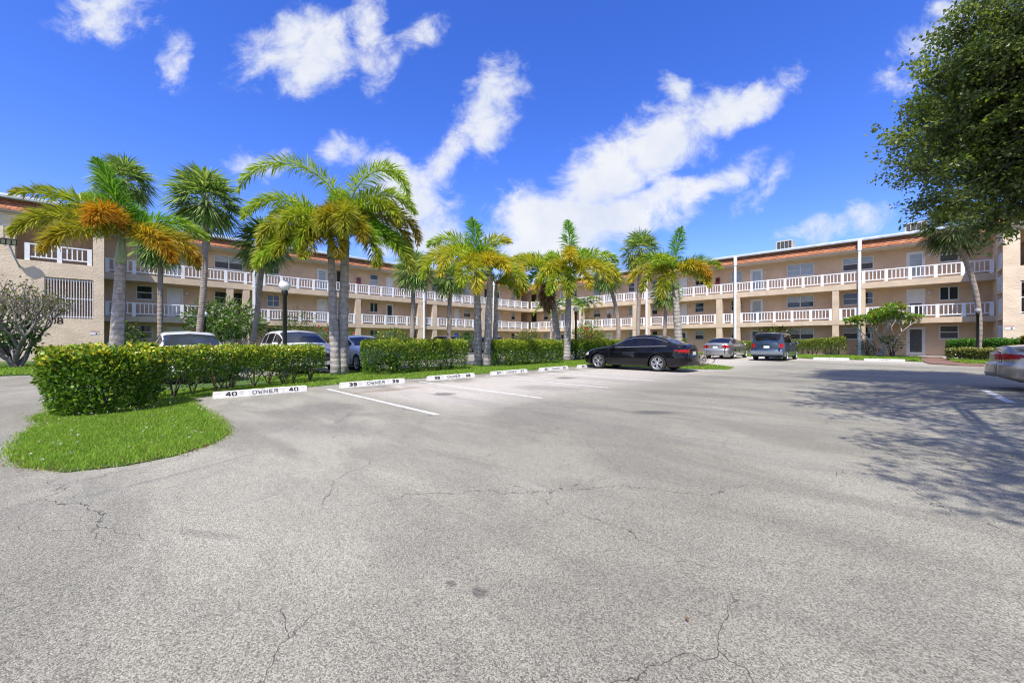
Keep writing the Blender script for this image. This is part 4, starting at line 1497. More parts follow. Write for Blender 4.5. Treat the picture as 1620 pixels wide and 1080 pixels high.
def hedge(name, label, spine, h, width, leaf=0.057, dens=900, cols=HEDGE, tips=HEDGE_TIP, bottom=0.1, tipw=0.75, cat='hedge', group=None, lump=0.05, base_in=0.7, wleaf=0.66, z0=0.03, sparse=0.35):
    """clipped hedge along a ground polyline: leaf shell, thinner skirt, twiggy stems"""
    spine = [np.array(p, float) for p in spine]
    org = spine[0]
    t = thing(name, label, cat, (org[0], org[1], z0), 0, group)
    seg = np.array([np.linalg.norm(b - a) for a, b in zip(spine[:-1], spine[1:])])
    tot = seg.sum()
    cum = np.concatenate([[0], np.cumsum(seg)])
    widths = width if hasattr(width, '__len__') else [width] * len(spine)
    heights = h if hasattr(h, '__len__') else [h] * len(spine)

    def at(u):
        i = np.clip(np.searchsorted(cum, u, side='right') - 1, 0, len(seg) - 1)
        f = np.clip((u - cum[i]) / seg[i], 0, 1)
        sp = np.array(spine)
        p = sp[i] * (1 - f)[:, None] + sp[i + 1] * f[:, None]
        d_ = unit(sp[i + 1] - sp[i])
        W_ = np.array(widths)[i] * (1 - f) + np.array(widths)[i + 1] * f
        H_ = np.array(heights)[i] * (1 - f) + np.array(heights)[i + 1] * f
        return p, d_, W_, H_
    N = int(dens * (tot + np.mean(widths)) * (np.mean(heights) * 2 + np.mean(widths)))
    # angle round the section: 0 = one foot, 1 = other foot
    u = rng.uniform(-np.mean(widths) * 0.35, tot + np.mean(widths) * 0.35, N)
    th = rng.uniform(0.0, 1.0, N)
    p, d_, W_, H_ = at(np.clip(u, 0, tot))
    over = np.where(u < 0, u, np.where(u > tot, u - tot, 0))
    ends = np.abs(over) / (np.mean(widths) * 0.35)
    round_ = np.sqrt(np.clip(1 - ends ** 2, 0, 1))
    ang = th * math.pi
    ex = 0.34
    cx = np.sign(np.cos(ang)) * np.abs(np.cos(ang)) ** ex
    cz = np.abs(np.sin(ang)) ** ex
    side_ = rng.random(N) < 0.42       # fill the flanks evenly down to the foot
    cz = np.where(side_, rng.uniform(0.02, 0.97, N), cz)
    cx = np.where(side_, np.sign(cx), cx)
    cap_ = side_ & (over != 0)
    cx = np.where(cap_, rng.uniform(-1, 1, N), cx)
    over = np.where(cap_, np.sign(over) * np.mean(widths) * 0.35 * (1 - 0.75 * np.abs(cx) ** 2.5) * (1 - 0.2 * rng.random(N)), over)
    round_ = np.where(cap_, 1.0, round_)
    lmp = lump * (np.sin(u * 4.1 + 1.3 * cx) + np.sin(u * 9.7 + 3 * cz) * 0.6 + np.sin(th * 23 + u * 2.3) * 0.5)
    depth = np.abs(rng.normal(size=N)) * 0.13
    rad = 1 - depth / (W_ * 0.5) + lmp
    zz = H_ * cz * (1 - depth / H_ * 0.9 + lmp * 0.55)
    und = base_in + (1 - base_in) * np.clip(zz / (H_ * 0.55), 0, 1)
    off = cx * W_ * 0.5 * rad * und * (0.35 + 0.65 * round_)
    nrm2 = np.stack([-d_[:, 1], d_[:, 0]], 1)
    xy = p + d_ * over[:, None] + nrm2 * off[:, None]
    # ragged, see-through skirt
    zf = zz / H_
    gap = 0.5 + 0.5 * np.sin(u * 5.3 + 2) * np.sin(u * 2.1)
    keep = rng.random(N) < np.where(zf < sparse, np.clip((zf - bottom / H_ * 0.5) / sparse, 0.03, 1) * (0.35 + 0.65 * gap), 1.0)
    P = np.column_stack([xy - org, zz])[keep]
    n = len(P)
    out = np.column_stack([nrm2 * (cx * np.clip(1.2 - zf, 0.2, 1))[:, None] + d_ * (np.sign(over) * ends)[:, None], zf ** 2 * 1.1])[keep]
    Dr = unit(out) * 0.8 + rng.normal(size=(n, 3)) * 0.62 + (0, 0, 0.35)
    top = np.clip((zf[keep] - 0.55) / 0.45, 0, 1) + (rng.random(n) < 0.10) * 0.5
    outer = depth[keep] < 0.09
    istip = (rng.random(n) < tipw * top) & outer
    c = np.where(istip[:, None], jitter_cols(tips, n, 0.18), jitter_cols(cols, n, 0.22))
    ls = leaf * (0.7 + 0.6 * rng.random(n))
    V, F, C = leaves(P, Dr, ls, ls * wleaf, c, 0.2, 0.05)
    # stray shoots above the clipped top
    k = int(tot * 9)
    us = rng.uniform(0, tot, k)
    p2, d2, W2, H2 = at(us)
    sh_ = []
    mb = MB()
    for i in range(k):
        q = p2[i] + np.array((-d2[i][1], d2[i][0])) * rng.uniform(-0.4, 0.4) * W2[i] - org
        hh = rng.uniform(0.0, 0.06)
        b0 = np.array((q[0], q[1], H2[i] - 0.08))
        m_ = 6
        pp = b0 + np.linspace(0, 1, m_)[:, None] * np.array((rng.normal() * 0.03, rng.normal() * 0.03, hh + 0.08))
        sh_.append(leaves(pp, rng.normal(size=(m_, 3)) * 0.7 + (0, 0, 0.7), leaf * 0.9, leaf * wleaf * 0.9, jitter_cols(tips, m_, 0.15)))
    V, F, C = join([(V, F, C)] + sh_) if sh_ else (V, F, C)
    np_mesh('leaves', V, F, GLOSSY_LEAF, t, C)
    st = MB()
    ns = max(3, int(tot * 2.6))
    ps, ds, Ws, Hs = at(np.linspace(0.1, max(tot - 0.1, 0.11), ns))
    for i in range(ns):
        b0 = ps[i] - org + rng.normal(size=2) * 0.08
        for j in range(5):
            e = b0 + np.array((-ds[i][1], ds[i][0])) * rng.uniform(-0.42, 0.42) * Ws[i] + ds[i] * rng.normal() * 0.22
            zt = Hs[i] * rng.uniform(0.55, 0.9)
            mid = (b0 * 0.6 + e * 0.4) + rng.normal(size=2) * 0.05
            st.tube([(b0[0], b0[1], -0.03), (mid[0], mid[1], zt * 0.45), (e[0], e[1], zt)], [0.017, 0.012, 0.005], 5, cap=False)
    st.build('stems', BROWN_BARK, t)
    return t


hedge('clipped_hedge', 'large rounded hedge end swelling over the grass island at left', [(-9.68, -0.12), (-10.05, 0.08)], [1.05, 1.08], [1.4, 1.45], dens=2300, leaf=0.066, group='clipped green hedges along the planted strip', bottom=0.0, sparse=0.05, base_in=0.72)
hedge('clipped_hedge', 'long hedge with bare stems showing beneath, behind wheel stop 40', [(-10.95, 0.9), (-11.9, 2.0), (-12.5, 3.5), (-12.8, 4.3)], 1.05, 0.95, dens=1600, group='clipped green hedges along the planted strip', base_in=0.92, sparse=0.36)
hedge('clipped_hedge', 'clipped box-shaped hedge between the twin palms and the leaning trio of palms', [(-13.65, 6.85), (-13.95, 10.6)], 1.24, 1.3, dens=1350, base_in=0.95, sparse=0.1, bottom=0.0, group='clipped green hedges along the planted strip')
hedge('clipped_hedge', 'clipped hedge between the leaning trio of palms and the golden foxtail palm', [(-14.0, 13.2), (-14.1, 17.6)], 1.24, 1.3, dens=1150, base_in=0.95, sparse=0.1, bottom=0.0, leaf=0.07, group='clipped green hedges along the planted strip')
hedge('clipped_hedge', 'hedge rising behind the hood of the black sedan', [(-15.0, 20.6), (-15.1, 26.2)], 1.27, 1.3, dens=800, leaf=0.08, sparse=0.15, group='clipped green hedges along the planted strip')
YG = ((0.16, 0.24, 0.03), (0.22, 0.29, 0.04), (0.11, 0.18, 0.025))
hedge('low_hedge', 'pale green hedge along the right wing, behind the blue minivan', [(-11.8, 42.1), (-7.2, 42.1), (-3.75, 42.1)], [1.15, 1.2, 1.5], 1.1, dens=600, leaf=0.095, cols=YG, tips=((0.28, 0.34, 0.05), (0.34, 0.38, 0.06)), group='hedges along the building front', z0=0.05)
hedge('low_hedge', 'short block of pale hedge behind the tail of the black sedan', [(-18.3, 40.6), (-16.0, 40.6)], 1.45, 1.2, dens=600, leaf=0.095, cols=YG, tips=YG, group='hedges along the building front', z0=0.05)
hedge('low_hedge', 'glossy green hedge beside the brick path at right', [(2.75, 41.0), (5.6, 38.9)], [1.25, 1.3], 1.5, dens=600, leaf=0.11, cols=((0.05, 0.14, 0.02), (0.08, 0.20, 0.03)), tips=((0.10, 0.26, 0.03), (0.14, 0.32, 0.05)), group='hedges along the building front', z0=0.06)
hedge('croton_bush', 'dark croton bush with red and yellow leaves behind the champagne sedan', [(5.4, 37.6), (9.5, 37.4)], 1.45, 1.3, dens=520, leaf=0.13, cols=((0.05, 0.075, 0.02), (0.09, 0.05, 0.02), (0.03, 0.05, 0.02)), tips=((0.30, 0.28, 0.03), (0.28, 0.12, 0.02), (0.16, 0.20, 0.02)), cat='bush', z0=0.06)
hedge('variegated_bush', 'low yellow-green variegated bush in front of the glossy hedge at right', [(2.35, 36.6), (4.9, 35.2)], 0.72, 1.2, dens=700, leaf=0.095, cols=((0.20, 0.22, 0.05), (0.11, 0.14, 0.03), (0.07, 0.09, 0.03)), tips=((0.42, 0.40, 0.12), (0.33, 0.33, 0.08)), cat='bush', z0=0.06, sparse=0.2)
hedge('variegated_bush', 'small yellow-leaved bush at the foot of the left block', [(-33.6, -2.4), (-33.2, 0.6)], 0.85, 0.9, dens=260, leaf=0.12, cols=((0.30, 0.30, 0.07), (0.16, 0.18, 0.04)), tips=((0.42, 0.40, 0.10), (0.36, 0.34, 0.09)), cat='bush', z0=0.05)
hedge('low_hedge', 'low bright hedge seen between the two white cars', [(-31.5, 9.6), (-31.4, 12.2)], 1.2, 1.0, dens=220, leaf=0.1, cols=((0.10, 0.2, 0.03), (0.14, 0.25, 0.03)), tips=YG, group='hedges along the building front', z0=0.05)


# ---------------------------------------------------------------- shrubs and small trees
def shrub(name, label, base, r, h, nleaf, leaf, cols, cat='bush', wleaf=0.5, stems=7, stemmat=BROWN_BARK, clumps=14, z0=0.05, hollow=0.25, tips=None, flowers=None, zc=0.58):
    t = thing(name, label, cat, (base[0], base[1], z0))
    st = MB()
    cen = []
    for i in range(clumps):
        a = i * 2.4 + rng.normal() * 0.4
        q = math.sqrt((i + 0.6) / clumps)
        rr = r * 0.78 * q
        z = h * (zc + 0.36 * (1 - q * q) + rng.normal() * 0.06)
        if i % 3 == 2:
            z *= 0.72
        cen.append(np.array((rr * math.cos(a), rr * math.sin(a), z)))
        if i < stems * 2:
            b = rng.normal(size=2) * 0.06
            st.tube([(b[0], b[1], -0.05), (cen[-1][0] * 0.4, cen[-1][1] * 0.4, z * 0.45), tuple(cen[-1])], [0.028, 0.02, 0.007], 5, cap=False)
    st.build('stems', stemmat, t)
    cen = np.array(cen)
    k = rng.integers(0, clumps, nleaf)
    v = unit(rng.normal(size=(nleaf, 3)))
    rad = (hollow + (1 - hollow) * rng.random(nleaf) ** 0.5)[:, None] * r * 0.42
    P = cen[k] + v * rad * (1, 1, 0.75)
    P[:, 2] = np.maximum(P[:, 2], 0.08)
    Dr = v + rng.normal(size=(nleaf, 3)) * 0.5 + (0, 0, 0.25)
    c = jitter_cols(cols, nleaf, 0.22)
    if tips is not None:
        up = (v[:, 2] > 0.3) & (rng.random(nleaf) < 0.5)
        c = np.where(up[:, None], jitter_cols(tips, nleaf, 0.15), c)
    ls = leaf * (0.7 + 0.6 * rng.random(nleaf))
    np_mesh('leaves', *leaves(P, Dr, ls, ls * wleaf, c, 0.18, 0.12)[:2], LEAF, t, np.repeat(c, 4, 0))
    if flowers:
        fc, fn, fs = flowers
        kk = rng.integers(0, nleaf, fn)
        FP = P[kk] + v[kk] * 0.06
        parts = [leaves(FP, rng.normal(size=(fn, 3)) + (0, 0, 0.5), fs, fs * 0.8, jitter_cols([fc], fn, 0.1)) for _ in range(4)]
        V, F, C = join(parts)
        np_mesh('blossoms', V, F, LEAF, t, C)
    return t


MIDG = ((0.06, 0.13, 0.02), (0.09, 0.18, 0.025), (0.045, 0.095, 0.018))
shrub('plumeria_bush', 'wide plumeria bush with long glossy leaves and white flowers before the left wing', along(357, 25.5), 2.3, 3.45, 2600, 0.34, MIDG, wleaf=0.24, clumps=26, stemmat=PALE_BARK, flowers=((0.75, 0.74, 0.68), 60, 0.16), tips=((0.12, 0.24, 0.03), (0.17, 0.28, 0.05)))
shrub('dracaena_bush', 'tall airy bush of thin branches behind the near globe lamp post', along(466, 30), 1.5, 4.3, 800, 0.3, MIDG, wleaf=0.15, clumps=20, zc=0.4)
shrub('flowering_bush', 'loose green bush with pink flowers behind the twin palm trunks', along(528, 30), 1.7, 2.3, 1300, 0.15, ((0.13, 0.2, 0.03), (0.09, 0.15, 0.025)), wleaf=0.5, clumps=18, flowers=((0.6, 0.12, 0.16), 46, 0.16))
shrub('green_bush', 'rounded green bush with spiky top behind the silver car', along(620, 33), 1.6, 1.95, 1500, 0.16, MIDG, clumps=18, tips=LIME)
shrub('green_bush', 'dense dark green bush beside the blue parking sign', along(739, 43), 1.75, 2.0, 1700, 0.14, ((0.035, 0.11, 0.015), (0.05, 0.15, 0.02)), clumps=20, zc=0.5)
shrub('croton_bush', 'yellow-speckled croton bush in the building corner', along(838, 47), 1.75, 2.4, 1600, 0.17, ((0.14, 0.18, 0.04), (0.08, 0.12, 0.03)), clumps=18, tips=((0.42, 0.38, 0.14), (0.3, 0.28, 0.08)))
shrub('hibiscus_bush', 'hibiscus bush with red flowers behind the hood of the black sedan', along(934, 31), 1.6, 2.35, 1900, 0.14, ((0.13, 0.22, 0.03), (0.09, 0.17, 0.025)), clumps=20, flowers=((0.55, 0.045, 0.03), 42, 0.15), tips=LIME)
shrub('green_bush', 'thin yellow-green bush above the roof of the blue minivan', along(1228, 37.5), 1.7, 2.9, 620, 0.2, ((0.2, 0.26, 0.04), (0.13, 0.2, 0.03)), clumps=16, wleaf=0.5, zc=0.55)
shrub('small_shrub', 'small sparse shrub between the plumeria and the ground-floor door', along(1411, 29.5), 0.85, 1.35, 360, 0.13, MIDG, clumps=9, zc=0.75, stemmat=BROWN_BARK, tips=YG)
shrub('small_shrub', 'thin leafy shrub against the corner of the left block', along(205, 25.2), 0.9, 3.0, 420, 0.2, MIDG, clumps=12, zc=0.35)
shrub('small_shrub', 'scrubby plant at the downpipe beside the plumeria', along(1372, 31.5), 0.7, 1.2, 300, 0.12, ((0.12, 0.16, 0.03), (0.08, 0.12, 0.02)), clumps=9, zc=0.5)


def twig_tree(name, label, base, trunks, levels, spread, leaf, cols, per, bark, wleaf=0.55, cat='tree', cluster=0.3, seed=1, up=0.35, r0=0.07, tips=None, shrink=0.74, l0=0.9, rosette=False, z0=0.04):
    rr = np.random.default_rng(seed)
    t = thing(name, label, cat, (base[0], base[1], z0))
    tr, br = MB(), MB()
    ends = []

    def grow(p, d_, L, r, lv):
        q = p + d_ * L * 0.5 + rr.normal(size=3) * L * 0.05
        e = q + unit(d_ + rr.normal(size=3) * 0.18) * L * 0.5
        (tr if lv == 0 else br).tube([p, q, e], [r, r * 0.86, r * 0.72], 7 if lv < 2 else 5, cap=False)
        if lv >= levels:
            ends.append((e, unit(e - q)))
            return
        k = 3 if rr.random() < 0.55 else 2
        if lv >= 2:
            ends.append((e, unit(e - q))) if rr.random() < 0.25 else None
        a0 = rr.uniform(0, 6.28)
        for i in range(k):
            a = a0 + i * 6.28 / k + rr.normal() * 0.3
            s = np.array((math.cos(a), math.sin(a), 0.0))
            grow(e, unit(d_ * 0.75 + s * spread + (0, 0, up)), L * shrink * rr.uniform(0.8, 1.15), r * 0.66, lv + 1)
    for (ax, ay, az) in trunks:
        grow(np.array((ax * 0.08, ay * 0.08, -0.06)), unit(np.array((ax, ay, az), float)), l0, r0, 0)
    tr.build('trunk', bark, t)
    br.build('branches', bark, t)
    E = np.array([e for e, _ in ends])
    Dn = np.array([q for _, q in ends])
    n = len(E) * per
    k = np.repeat(np.arange(len(E)), per)
    v = unit(rr.normal(size=(n, 3)))
    if rosette:
        P = E[k] + v * 0.04
        Dr = unit(v * (1, 1, 0.6)) + Dn[k] * 0.4
    else:
        P = E[k] + v * cluster * rr.random((n, 1)) ** 0.6
        Dr = v + rr.normal(size=(n, 3)) * 0.5
    c = jitter_cols(cols, n, 0.22)
    if tips is not None:
        pick = rr.random(n) < 0.3
        c = np.where(pick[:, None], jitter_cols(tips, n, 0.2), c)
    ls = leaf * (0.7 + 0.6 * rr.random(n))
    V, F, C = leaves(P, Dr, ls, ls * wleaf, c, 0.2, 0.15)
    np_mesh('crown', V, F, LEAF, t, C)
    return t


TWIG = mat('grey_twig_bark', (0.21, 0.19, 0.165), 0.9, 0.3, 8, 0.02, 30)
twig_tree('ornamental_tree', 'small half-bare ornamental tree on the lawn before the left block', along(26, 17.6), [(0.5, 0.1, 1), (-0.4, 0.3, 1), (0.1, -0.55, 1), (-0.2, -0.2, 1.2)], 5, 0.55, 0.13, ((0.13, 0.15, 0.04), (0.18, 0.14, 0.04), (0.09, 0.14, 0.03)), 2, TWIG, cluster=0.30, seed=5, l0=1.05, r0=0.10, up=0.26, shrink=0.8, tips=((0.2, 0.13, 0.04), (0.1, 0.2, 0.03)))
shrub('green_bush', 'leafy green lower growth around the half-bare ornamental tree', along(24, 17.9), 1.0, 2.0, 520, 0.2, ((0.06, 0.15, 0.025), (0.045, 0.11, 0.02)), clumps=14, zc=0.62)
twig_tree('plumeria_tree', 'bare-branched plumeria with tufts of green leaves beside a white downpipe', along(1392, 31), [(0.45, 0.1, 1), (-0.5, -0.1, 1), (0.05, -0.4, 1)], 4, 0.52, 0.30, ((0.14, 0.32, 0.03), (0.19, 0.38, 0.035), (0.10, 0.24, 0.025)), 19, PALE_BARK, wleaf=0.3, seed=12, l0=1.35, r0=0.09, up=0.42, rosette=True, tips=((0.3, 0.38, 0.035), (0.35, 0.25, 0.02)), shrink=0.72)
shrub('purple_groundcover', 'low patch of grey-purple strappy plants at the tip of the grass strip', (-7.9, 20.2), 1.25, 0.30, 800, 0.28, ((0.16, 0.11, 0.12), (0.22, 0.17, 0.17), (0.10, 0.075, 0.08)), cat='ground cover', wleaf=0.14, clumps=22, zc=0.35, stems=3, z0=0.03)


# the big broad-leaved tree that overhangs the right of the lot
def big_tree():
    base = along(2010, 6.2)
    t = thing('shade_tree', 'big dense broad-leaved shade tree overhanging the right side of the lot', 'tree', (base[0], base[1], 0.0))
    B = np.array((base[0], base[1], 0.0))

    def loc(r, d_, z):
        return np.array((RX * r + FX * d_, RY * r + FY * d_, z)) - B
    # crown masses: right, depth, height, radius
    blobs = [(9.35, 9.5, 6.1, 0.3), (9.75, 9.5, 5.25, 0.38), (10.2, 9.5, 7.5, 0.42), (10.9, 9.5, 8.7, 0.5), (9.95, 9.5, 4.55, 0.28), (10.6, 9.5, 4.45, 0.4), (11.6, 9.6, 4.1, 0.45), (10.0, 9.6, 6.6, 0.45), (12.1, 8.7, 5.6, 1.25), (12.9, 8.4, 6.6, 1.5), (11.7, 8.9, 7.2, 1.2), (12.3, 9.4, 8.5, 1.9), (11.6, 9.6, 6.7, 1.4), (11.2, 9.3, 7.7, 0.85), (10.6, 9.5, 6.0, 0.6), (11.25, 9.5, 5.3, 0.6), (12.2, 9.3, 5.7, 1.25), (12.3, 9.9, 4.7, 0.8), (13.4, 9.2, 7.2, 2.8), (13.6, 8.4, 9.6, 2.1),
             (12.2, 6.0, 9.2, 2.6), (10.3, 4.9, 8.8, 1.9), (8.2, 4.3, 8.4, 1.9), (6.5, 3.3, 8.1, 1.5), (5.5, 2.2, 7.6, 1.3), (8.3, 2.2, 8.4, 2.0), (11.0, 2.2, 8.8, 2.4), (13.8, 4.6, 9.0, 2.8), (9.6, 6.9, 9.9, 1.5), (7.6, 1.0, 7.6, 1.5), (5.0, 0.6, 7.4, 1.2), (3.9, -0.6, 7.1, 1.25), (2.9, -1.6, 6.9, 0.95), (5.6, -1.2, 7.4, 1.5), (7.0, -0.6, 7.8, 1.6), (12.6, 10.6, 6.6, 1.8)]
    rr = np.random.default_rng(3)
    tw, br = MB(), MB()
    fork = np.array((0.1, 0.05, 2.6))
    tw.tube([(0, 0, -0.1), (0.03, 0.02, 0.5), (0.08, 0.0, 1.6), (0.1, 0.03, 2.3), tuple(fork + (0.02, 0, 0.3))], [0.42, 0.34, 0.28, 0.29, 0.16], 16)
    tw.build('trunk', BARK, t)
    Ps, Ds, cl = [], [], []
    FAR_ = np.array((FX, FY, 0.35))
    for (r, d_, z, rad) in blobs:
        c = loc(r, d_, z)
        if rad < 0.7:      # small outer sprays hang on the nearest big limb
            big = [loc(*b_[:3]) for b_ in blobs if b_[3] > 1.2]
            nb_ = min(big, key=lambda q_: float(np.linalg.norm(q_ - c)))
            br.tube([nb_, (nb_ + c) / 2 + rr.normal(size=3) * 0.1, c], [0.03, 0.022, 0.012], 5, cap=False)
        mid = fork * 0.4 + c * 0.6 + rr.normal(size=3) * 0.25 + FAR_ * 0.9
        if rad >= 0.7:
            br.tube([fork, fork * 0.75 + mid * 0.25 + (0, 0, 0.3), mid, c], [0.17, 0.10, 0.05, 0.022], 8, cap=False)
        k = max(8, int((64 if d_ > 7 else 23) * rad ** 1.9))
        for i in range(k):
            v = unit(rr.normal(size=3))
            q = c + v * rad * (rr.random() ** 0.42) * rr.uniform(0.75, 1.22) * (1.0, 1.0, 0.8)
            s = c + (q - c) * 0.35
            br.tube([s, (s + q) / 2 + rr.normal(size=3) * 0.08, q], [0.018, 0.012, 0.005], 4, cap=False)
            n = rr.integers(44, 84)
            g = unit(v * (1, 1, 0.7) + rr.normal(size=3) * 0.45)
            tt = rr.uniform(-0.35, 0.45, n)[:, None]
            off = rr.normal(size=(n, 3)) * np.array((0.11, 0.11, 0.07)) * (1.15 - tt)
            Ps.append(q + g * tt + off)
            Ds.append(g * 0.5 + rr.normal(size=(n, 3)) * 0.7 + (0, 0, 0.15))
            cl.append(np.full(n, rr.random()))
    br.build('branches', BARK, t)
    P, Dr, cl = np.concatenate(Ps), np.concatenate(Ds), np.concatenate(cl)
    n = len(P)
    a = jitter_cols(((0.165, 0.225, 0.075), (0.21, 0.27, 0.095), (0.12, 0.175, 0.06)), n, 0.22)
    b = jitter_cols(((0.22, 0.32, 0.05), (0.27, 0.37, 0.055)), n, 0.2)
    c = np.where(((cl > 0.72) & (rr.random(n) < 0.6))[:, None], b, a)
    ls = 0.098 * (0.7 + 0.6 * rr.random(n))
    V, F, C = leaves(P, Dr, ls, ls * 0.55, c, 0.2, 0.06)
    np_mesh('crown', V, F, TREE_LEAF, t, C)
    return n


BIG_N = big_tree()


# ---------------------------------------------------------------- grass blades
def inside(poly, xy):
    x, y = xy[:, 0], xy[:, 1]
    c = np.zeros(len(x), bool)
    n = len(poly)
    for i in range(n):
        x0, y0 = poly[i]
        x1, y1 = poly[(i + 1) % n]
        hit = ((y0 > y) != (y1 > y)) & (x < (x1 - x0) * (y - y0) / (y1 - y0 + 1e-12) + x0)
        c ^= hit
    return c


def blades(name, label, poly, box, n, h, w, zb, clover=0.0, edge=0.05):
    xy = rng.uniform((box[0], box[2]), (box[1], box[3]), (n, 2))
    k = inside(poly, xy + rng.normal(size=xy.shape) * edge)
    xy = xy[k]
    n = len(xy)
    pat = np.sin(xy[:, 0] * 2.1 + np.sin(xy[:, 1] * 1.7)) * np.sin(xy[:, 1] * 2.6 + 1)
    a = rng.uniform(0, 6.283, n)
    hh = h * (0.55 + 0.7 * rng.random(n)) * (1 + 0.25 * pat)
    ln = rng.normal(size=(n, 2)) * 0.55
    V = np.empty((n, 3, 3))
    s = np.stack([np.cos(a), np.sin(a)], 1) * (w * (0.7 + 0.6 * rng.random(n)))[:, None] * 0.5
    V[:, 0, :2], V[:, 1, :2] = xy - s, xy + s
    V[:, 0, 2] = V[:, 1, 2] = zb
    V[:, 2, :2] = xy + ln * hh[:, None]
    V[:, 2, 2] = zb + hh
    c = jitter_cols(((0.22, 0.38, 0.036), (0.28, 0.43, 0.045), (0.15, 0.30, 0.03), (0.35, 0.42, 0.075)), n, 0.2, [0.4, 0.3, 0.22, 0.08])
    dry = rng.random(n) < np.clip(0.03 + 0.05 * pat, 0, 1)
    c[dry] = jitter_cols(((0.30, 0.24, 0.11), (0.25, 0.15, 0.06)), int(dry.sum()), 0.15)
    o = np_mesh(name, V.reshape(-1, 3), np.arange(n * 3).reshape(n, 3), GRASS, None, np.repeat(c, 3, 0))
    return tag(o, label, 'grass', kind='stuff')


blades('grass', 'thick green grass on the near island nose', ISLAND, (-12.6, -3.0, -2.0, 3.2), 380000, 0.038, 0.0080, 0.012, edge=0.06)
blades('grass', 'mown grass along the planted strip behind the wheel stops', ISLAND, (-15.6, -5.0, 3.2, 27.5), 190000, 0.058, 0.017, 0.012, edge=0.05)
blades('grass', 'mown grass on the lawn before the left wing', LEFT_LAWN, (-30, -22, -9, 19.6), 60000, 0.07, 0.04, 0.048)
blades('grass', 'mown grass on the lawn before the right wing', RIGHT_LAWN, (-26, 0.9, 33, 43.4), 60000, 0.08, 0.05, 0.048)
blades('grass', 'mown grass patch beside the brick path', LAWN_PATCH, (2, 8.5, 31, 38), 24000, 0.08, 0.05, 0.062)

# tiny white weeds in the island grass
n = 150
xy = rng.uniform((-10.2, -1.8), (-4.0, 1.8), (900, 2))
xy = xy[inside(ISLAND, xy)][:80]
P = np.column_stack([xy, 0.075 + 0.05 * rng.random(len(xy))])
parts = [leaves(P, rng.normal(size=(len(P), 3)) + (0, 0, 0.2), 0.016, 0.014, jitter_cols([(0.62, 0.56, 0.58)], len(P), 0.1)) for _ in range(4)]
V, F, C = join(parts)
tag(np_mesh('clover_blossoms', V, F, LEAF, None, C), 'tiny pale blossoms scattered through the island grass', 'blossoms', kind='stuff')
# fallen leaves along the island kerb and on the asphalt
edge = np.array([ground_at(*p) for p in isl_px[1:12]])
k = rng.integers(0, len(edge) - 1, 420)
f = rng.random(420)[:, None]
E = edge[k] * (1 - f) + edge[k + 1] * f + rng.normal(size=(420, 2)) * 0.045
E2 = rng.uniform((-9, 1), (6, 12), (30, 2))
E = np.concatenate([E, E2])
P = np.column_stack([E, np.full(len(E), 0.012)])
Dl = rng.normal(size=(len(E), 3)) * (1, 1, 0.12)
V, F, C = leaves(P, Dl, 0.034 * (0.5 + rng.random(len(E))), 0.016, jitter_cols(((0.24, 0.13, 0.05), (0.32, 0.20, 0.09), (0.16, 0.09, 0.045)), len(E), 0.2), 0.3, 0, nrm=np.tile((0, 0, 1.0), (len(E), 1)))
V[:, 2] = np.maximum(V[:, 2], 0.006)
tag(np_mesh('fallen_leaves', V, F, LEAF, None, C), 'dry brown leaves along the edge of the grass island', 'fallen leaves', kind='stuff')


# ---------------------------------------------------------------- cars
def paint(name, c, metal=0.5, rough=0.28, coat=1.0, spec=0.5):
    m = bpy.data.materials.new(name)
    m.use_nodes = True
    t = NT(m.node_tree)
    b = m.node_tree.nodes['Principled BSDF']
    tc = t.n('ShaderNodeTexCoord')
    n = t.noise(tc.outputs['Object'], 1.1, 4)
    n2 = t.noise(tc.outputs['Object'], 700, 2)
    c1 = t.mix(t.ramp(n.outputs['Fac'], 0.35, 0.7, 0.0, 0.22), tuple(c) + (1,), tuple(x * 0.9 + 0.006 for x in c) + (1,))
    t.l(t.mix(0.12, c1, n2.outputs['Color'], 'MULTIPLY'), b.inputs['Base Color'])
    b.inputs['Metallic'].default_value = metal
    t.l(t.ramp(n.outputs['Fac'], 0.3, 0.75, rough, rough + 0.12), b.inputs['Roughness'])
    b.inputs['Coat Weight'].default_value = coat
    b.inputs['Specular IOR Level'].default_value = spec
    b.inputs['Coat Roughness'].default_value = 0.03
    return m


TINT = mat('tinted_car_glass', (0.008, 0.009, 0.011), 0.04, 0.2, 1.0, spec=0.45)
WSHIELD = mat('windshield_glass', (0.03, 0.038, 0.05), 0.04, 0.3, 1.0, spec=0.35)
TYRE = mat('tyre_rubber', (0.018, 0.018, 0.018), 0.8, 0.2, 12)
ALLOY = mat('machined_alloy', (0.62, 0.62, 0.63), 0.3, 0.05, 8, metal=0.85)
DARKRIM = mat('dark_wheel_well', (0.012, 0.012, 0.012), 0.7, 0.2, 8)
TRIM = mat('black_plastic_trim', (0.022, 0.022, 0.024), 0.5, 0.15, 12)
TAIL = mat('red_lamp_lens', (0.36, 0.006, 0.008), 0.3, 0.25, 9, spec=0.35)
TAILW = mat('clear_lamp_lens', (0.62, 0.60, 0.58), 0.12, 0.1, 9, spec=0.7, coat=0.6)
HEADL = mat('headlamp_lens', (0.5, 0.52, 0.54), 0.1, 0.25, 9, spec=0.8, coat=0.8)
CHROME = mat('chrome_trim', (0.75, 0.76, 0.78), 0.15, 0.05, 5, metal=0.95)
PLATE = mat('licence_plate', (0.62, 0.66, 0.62), 0.4, 0.1, 14)


def interp(tab, x):
    xs = np.array([p[0] for p in tab], float)
    ys = np.array([p[1] for p in tab], float)
    o = np.argsort(xs)
    return np.interp(x, xs[o], ys[o])


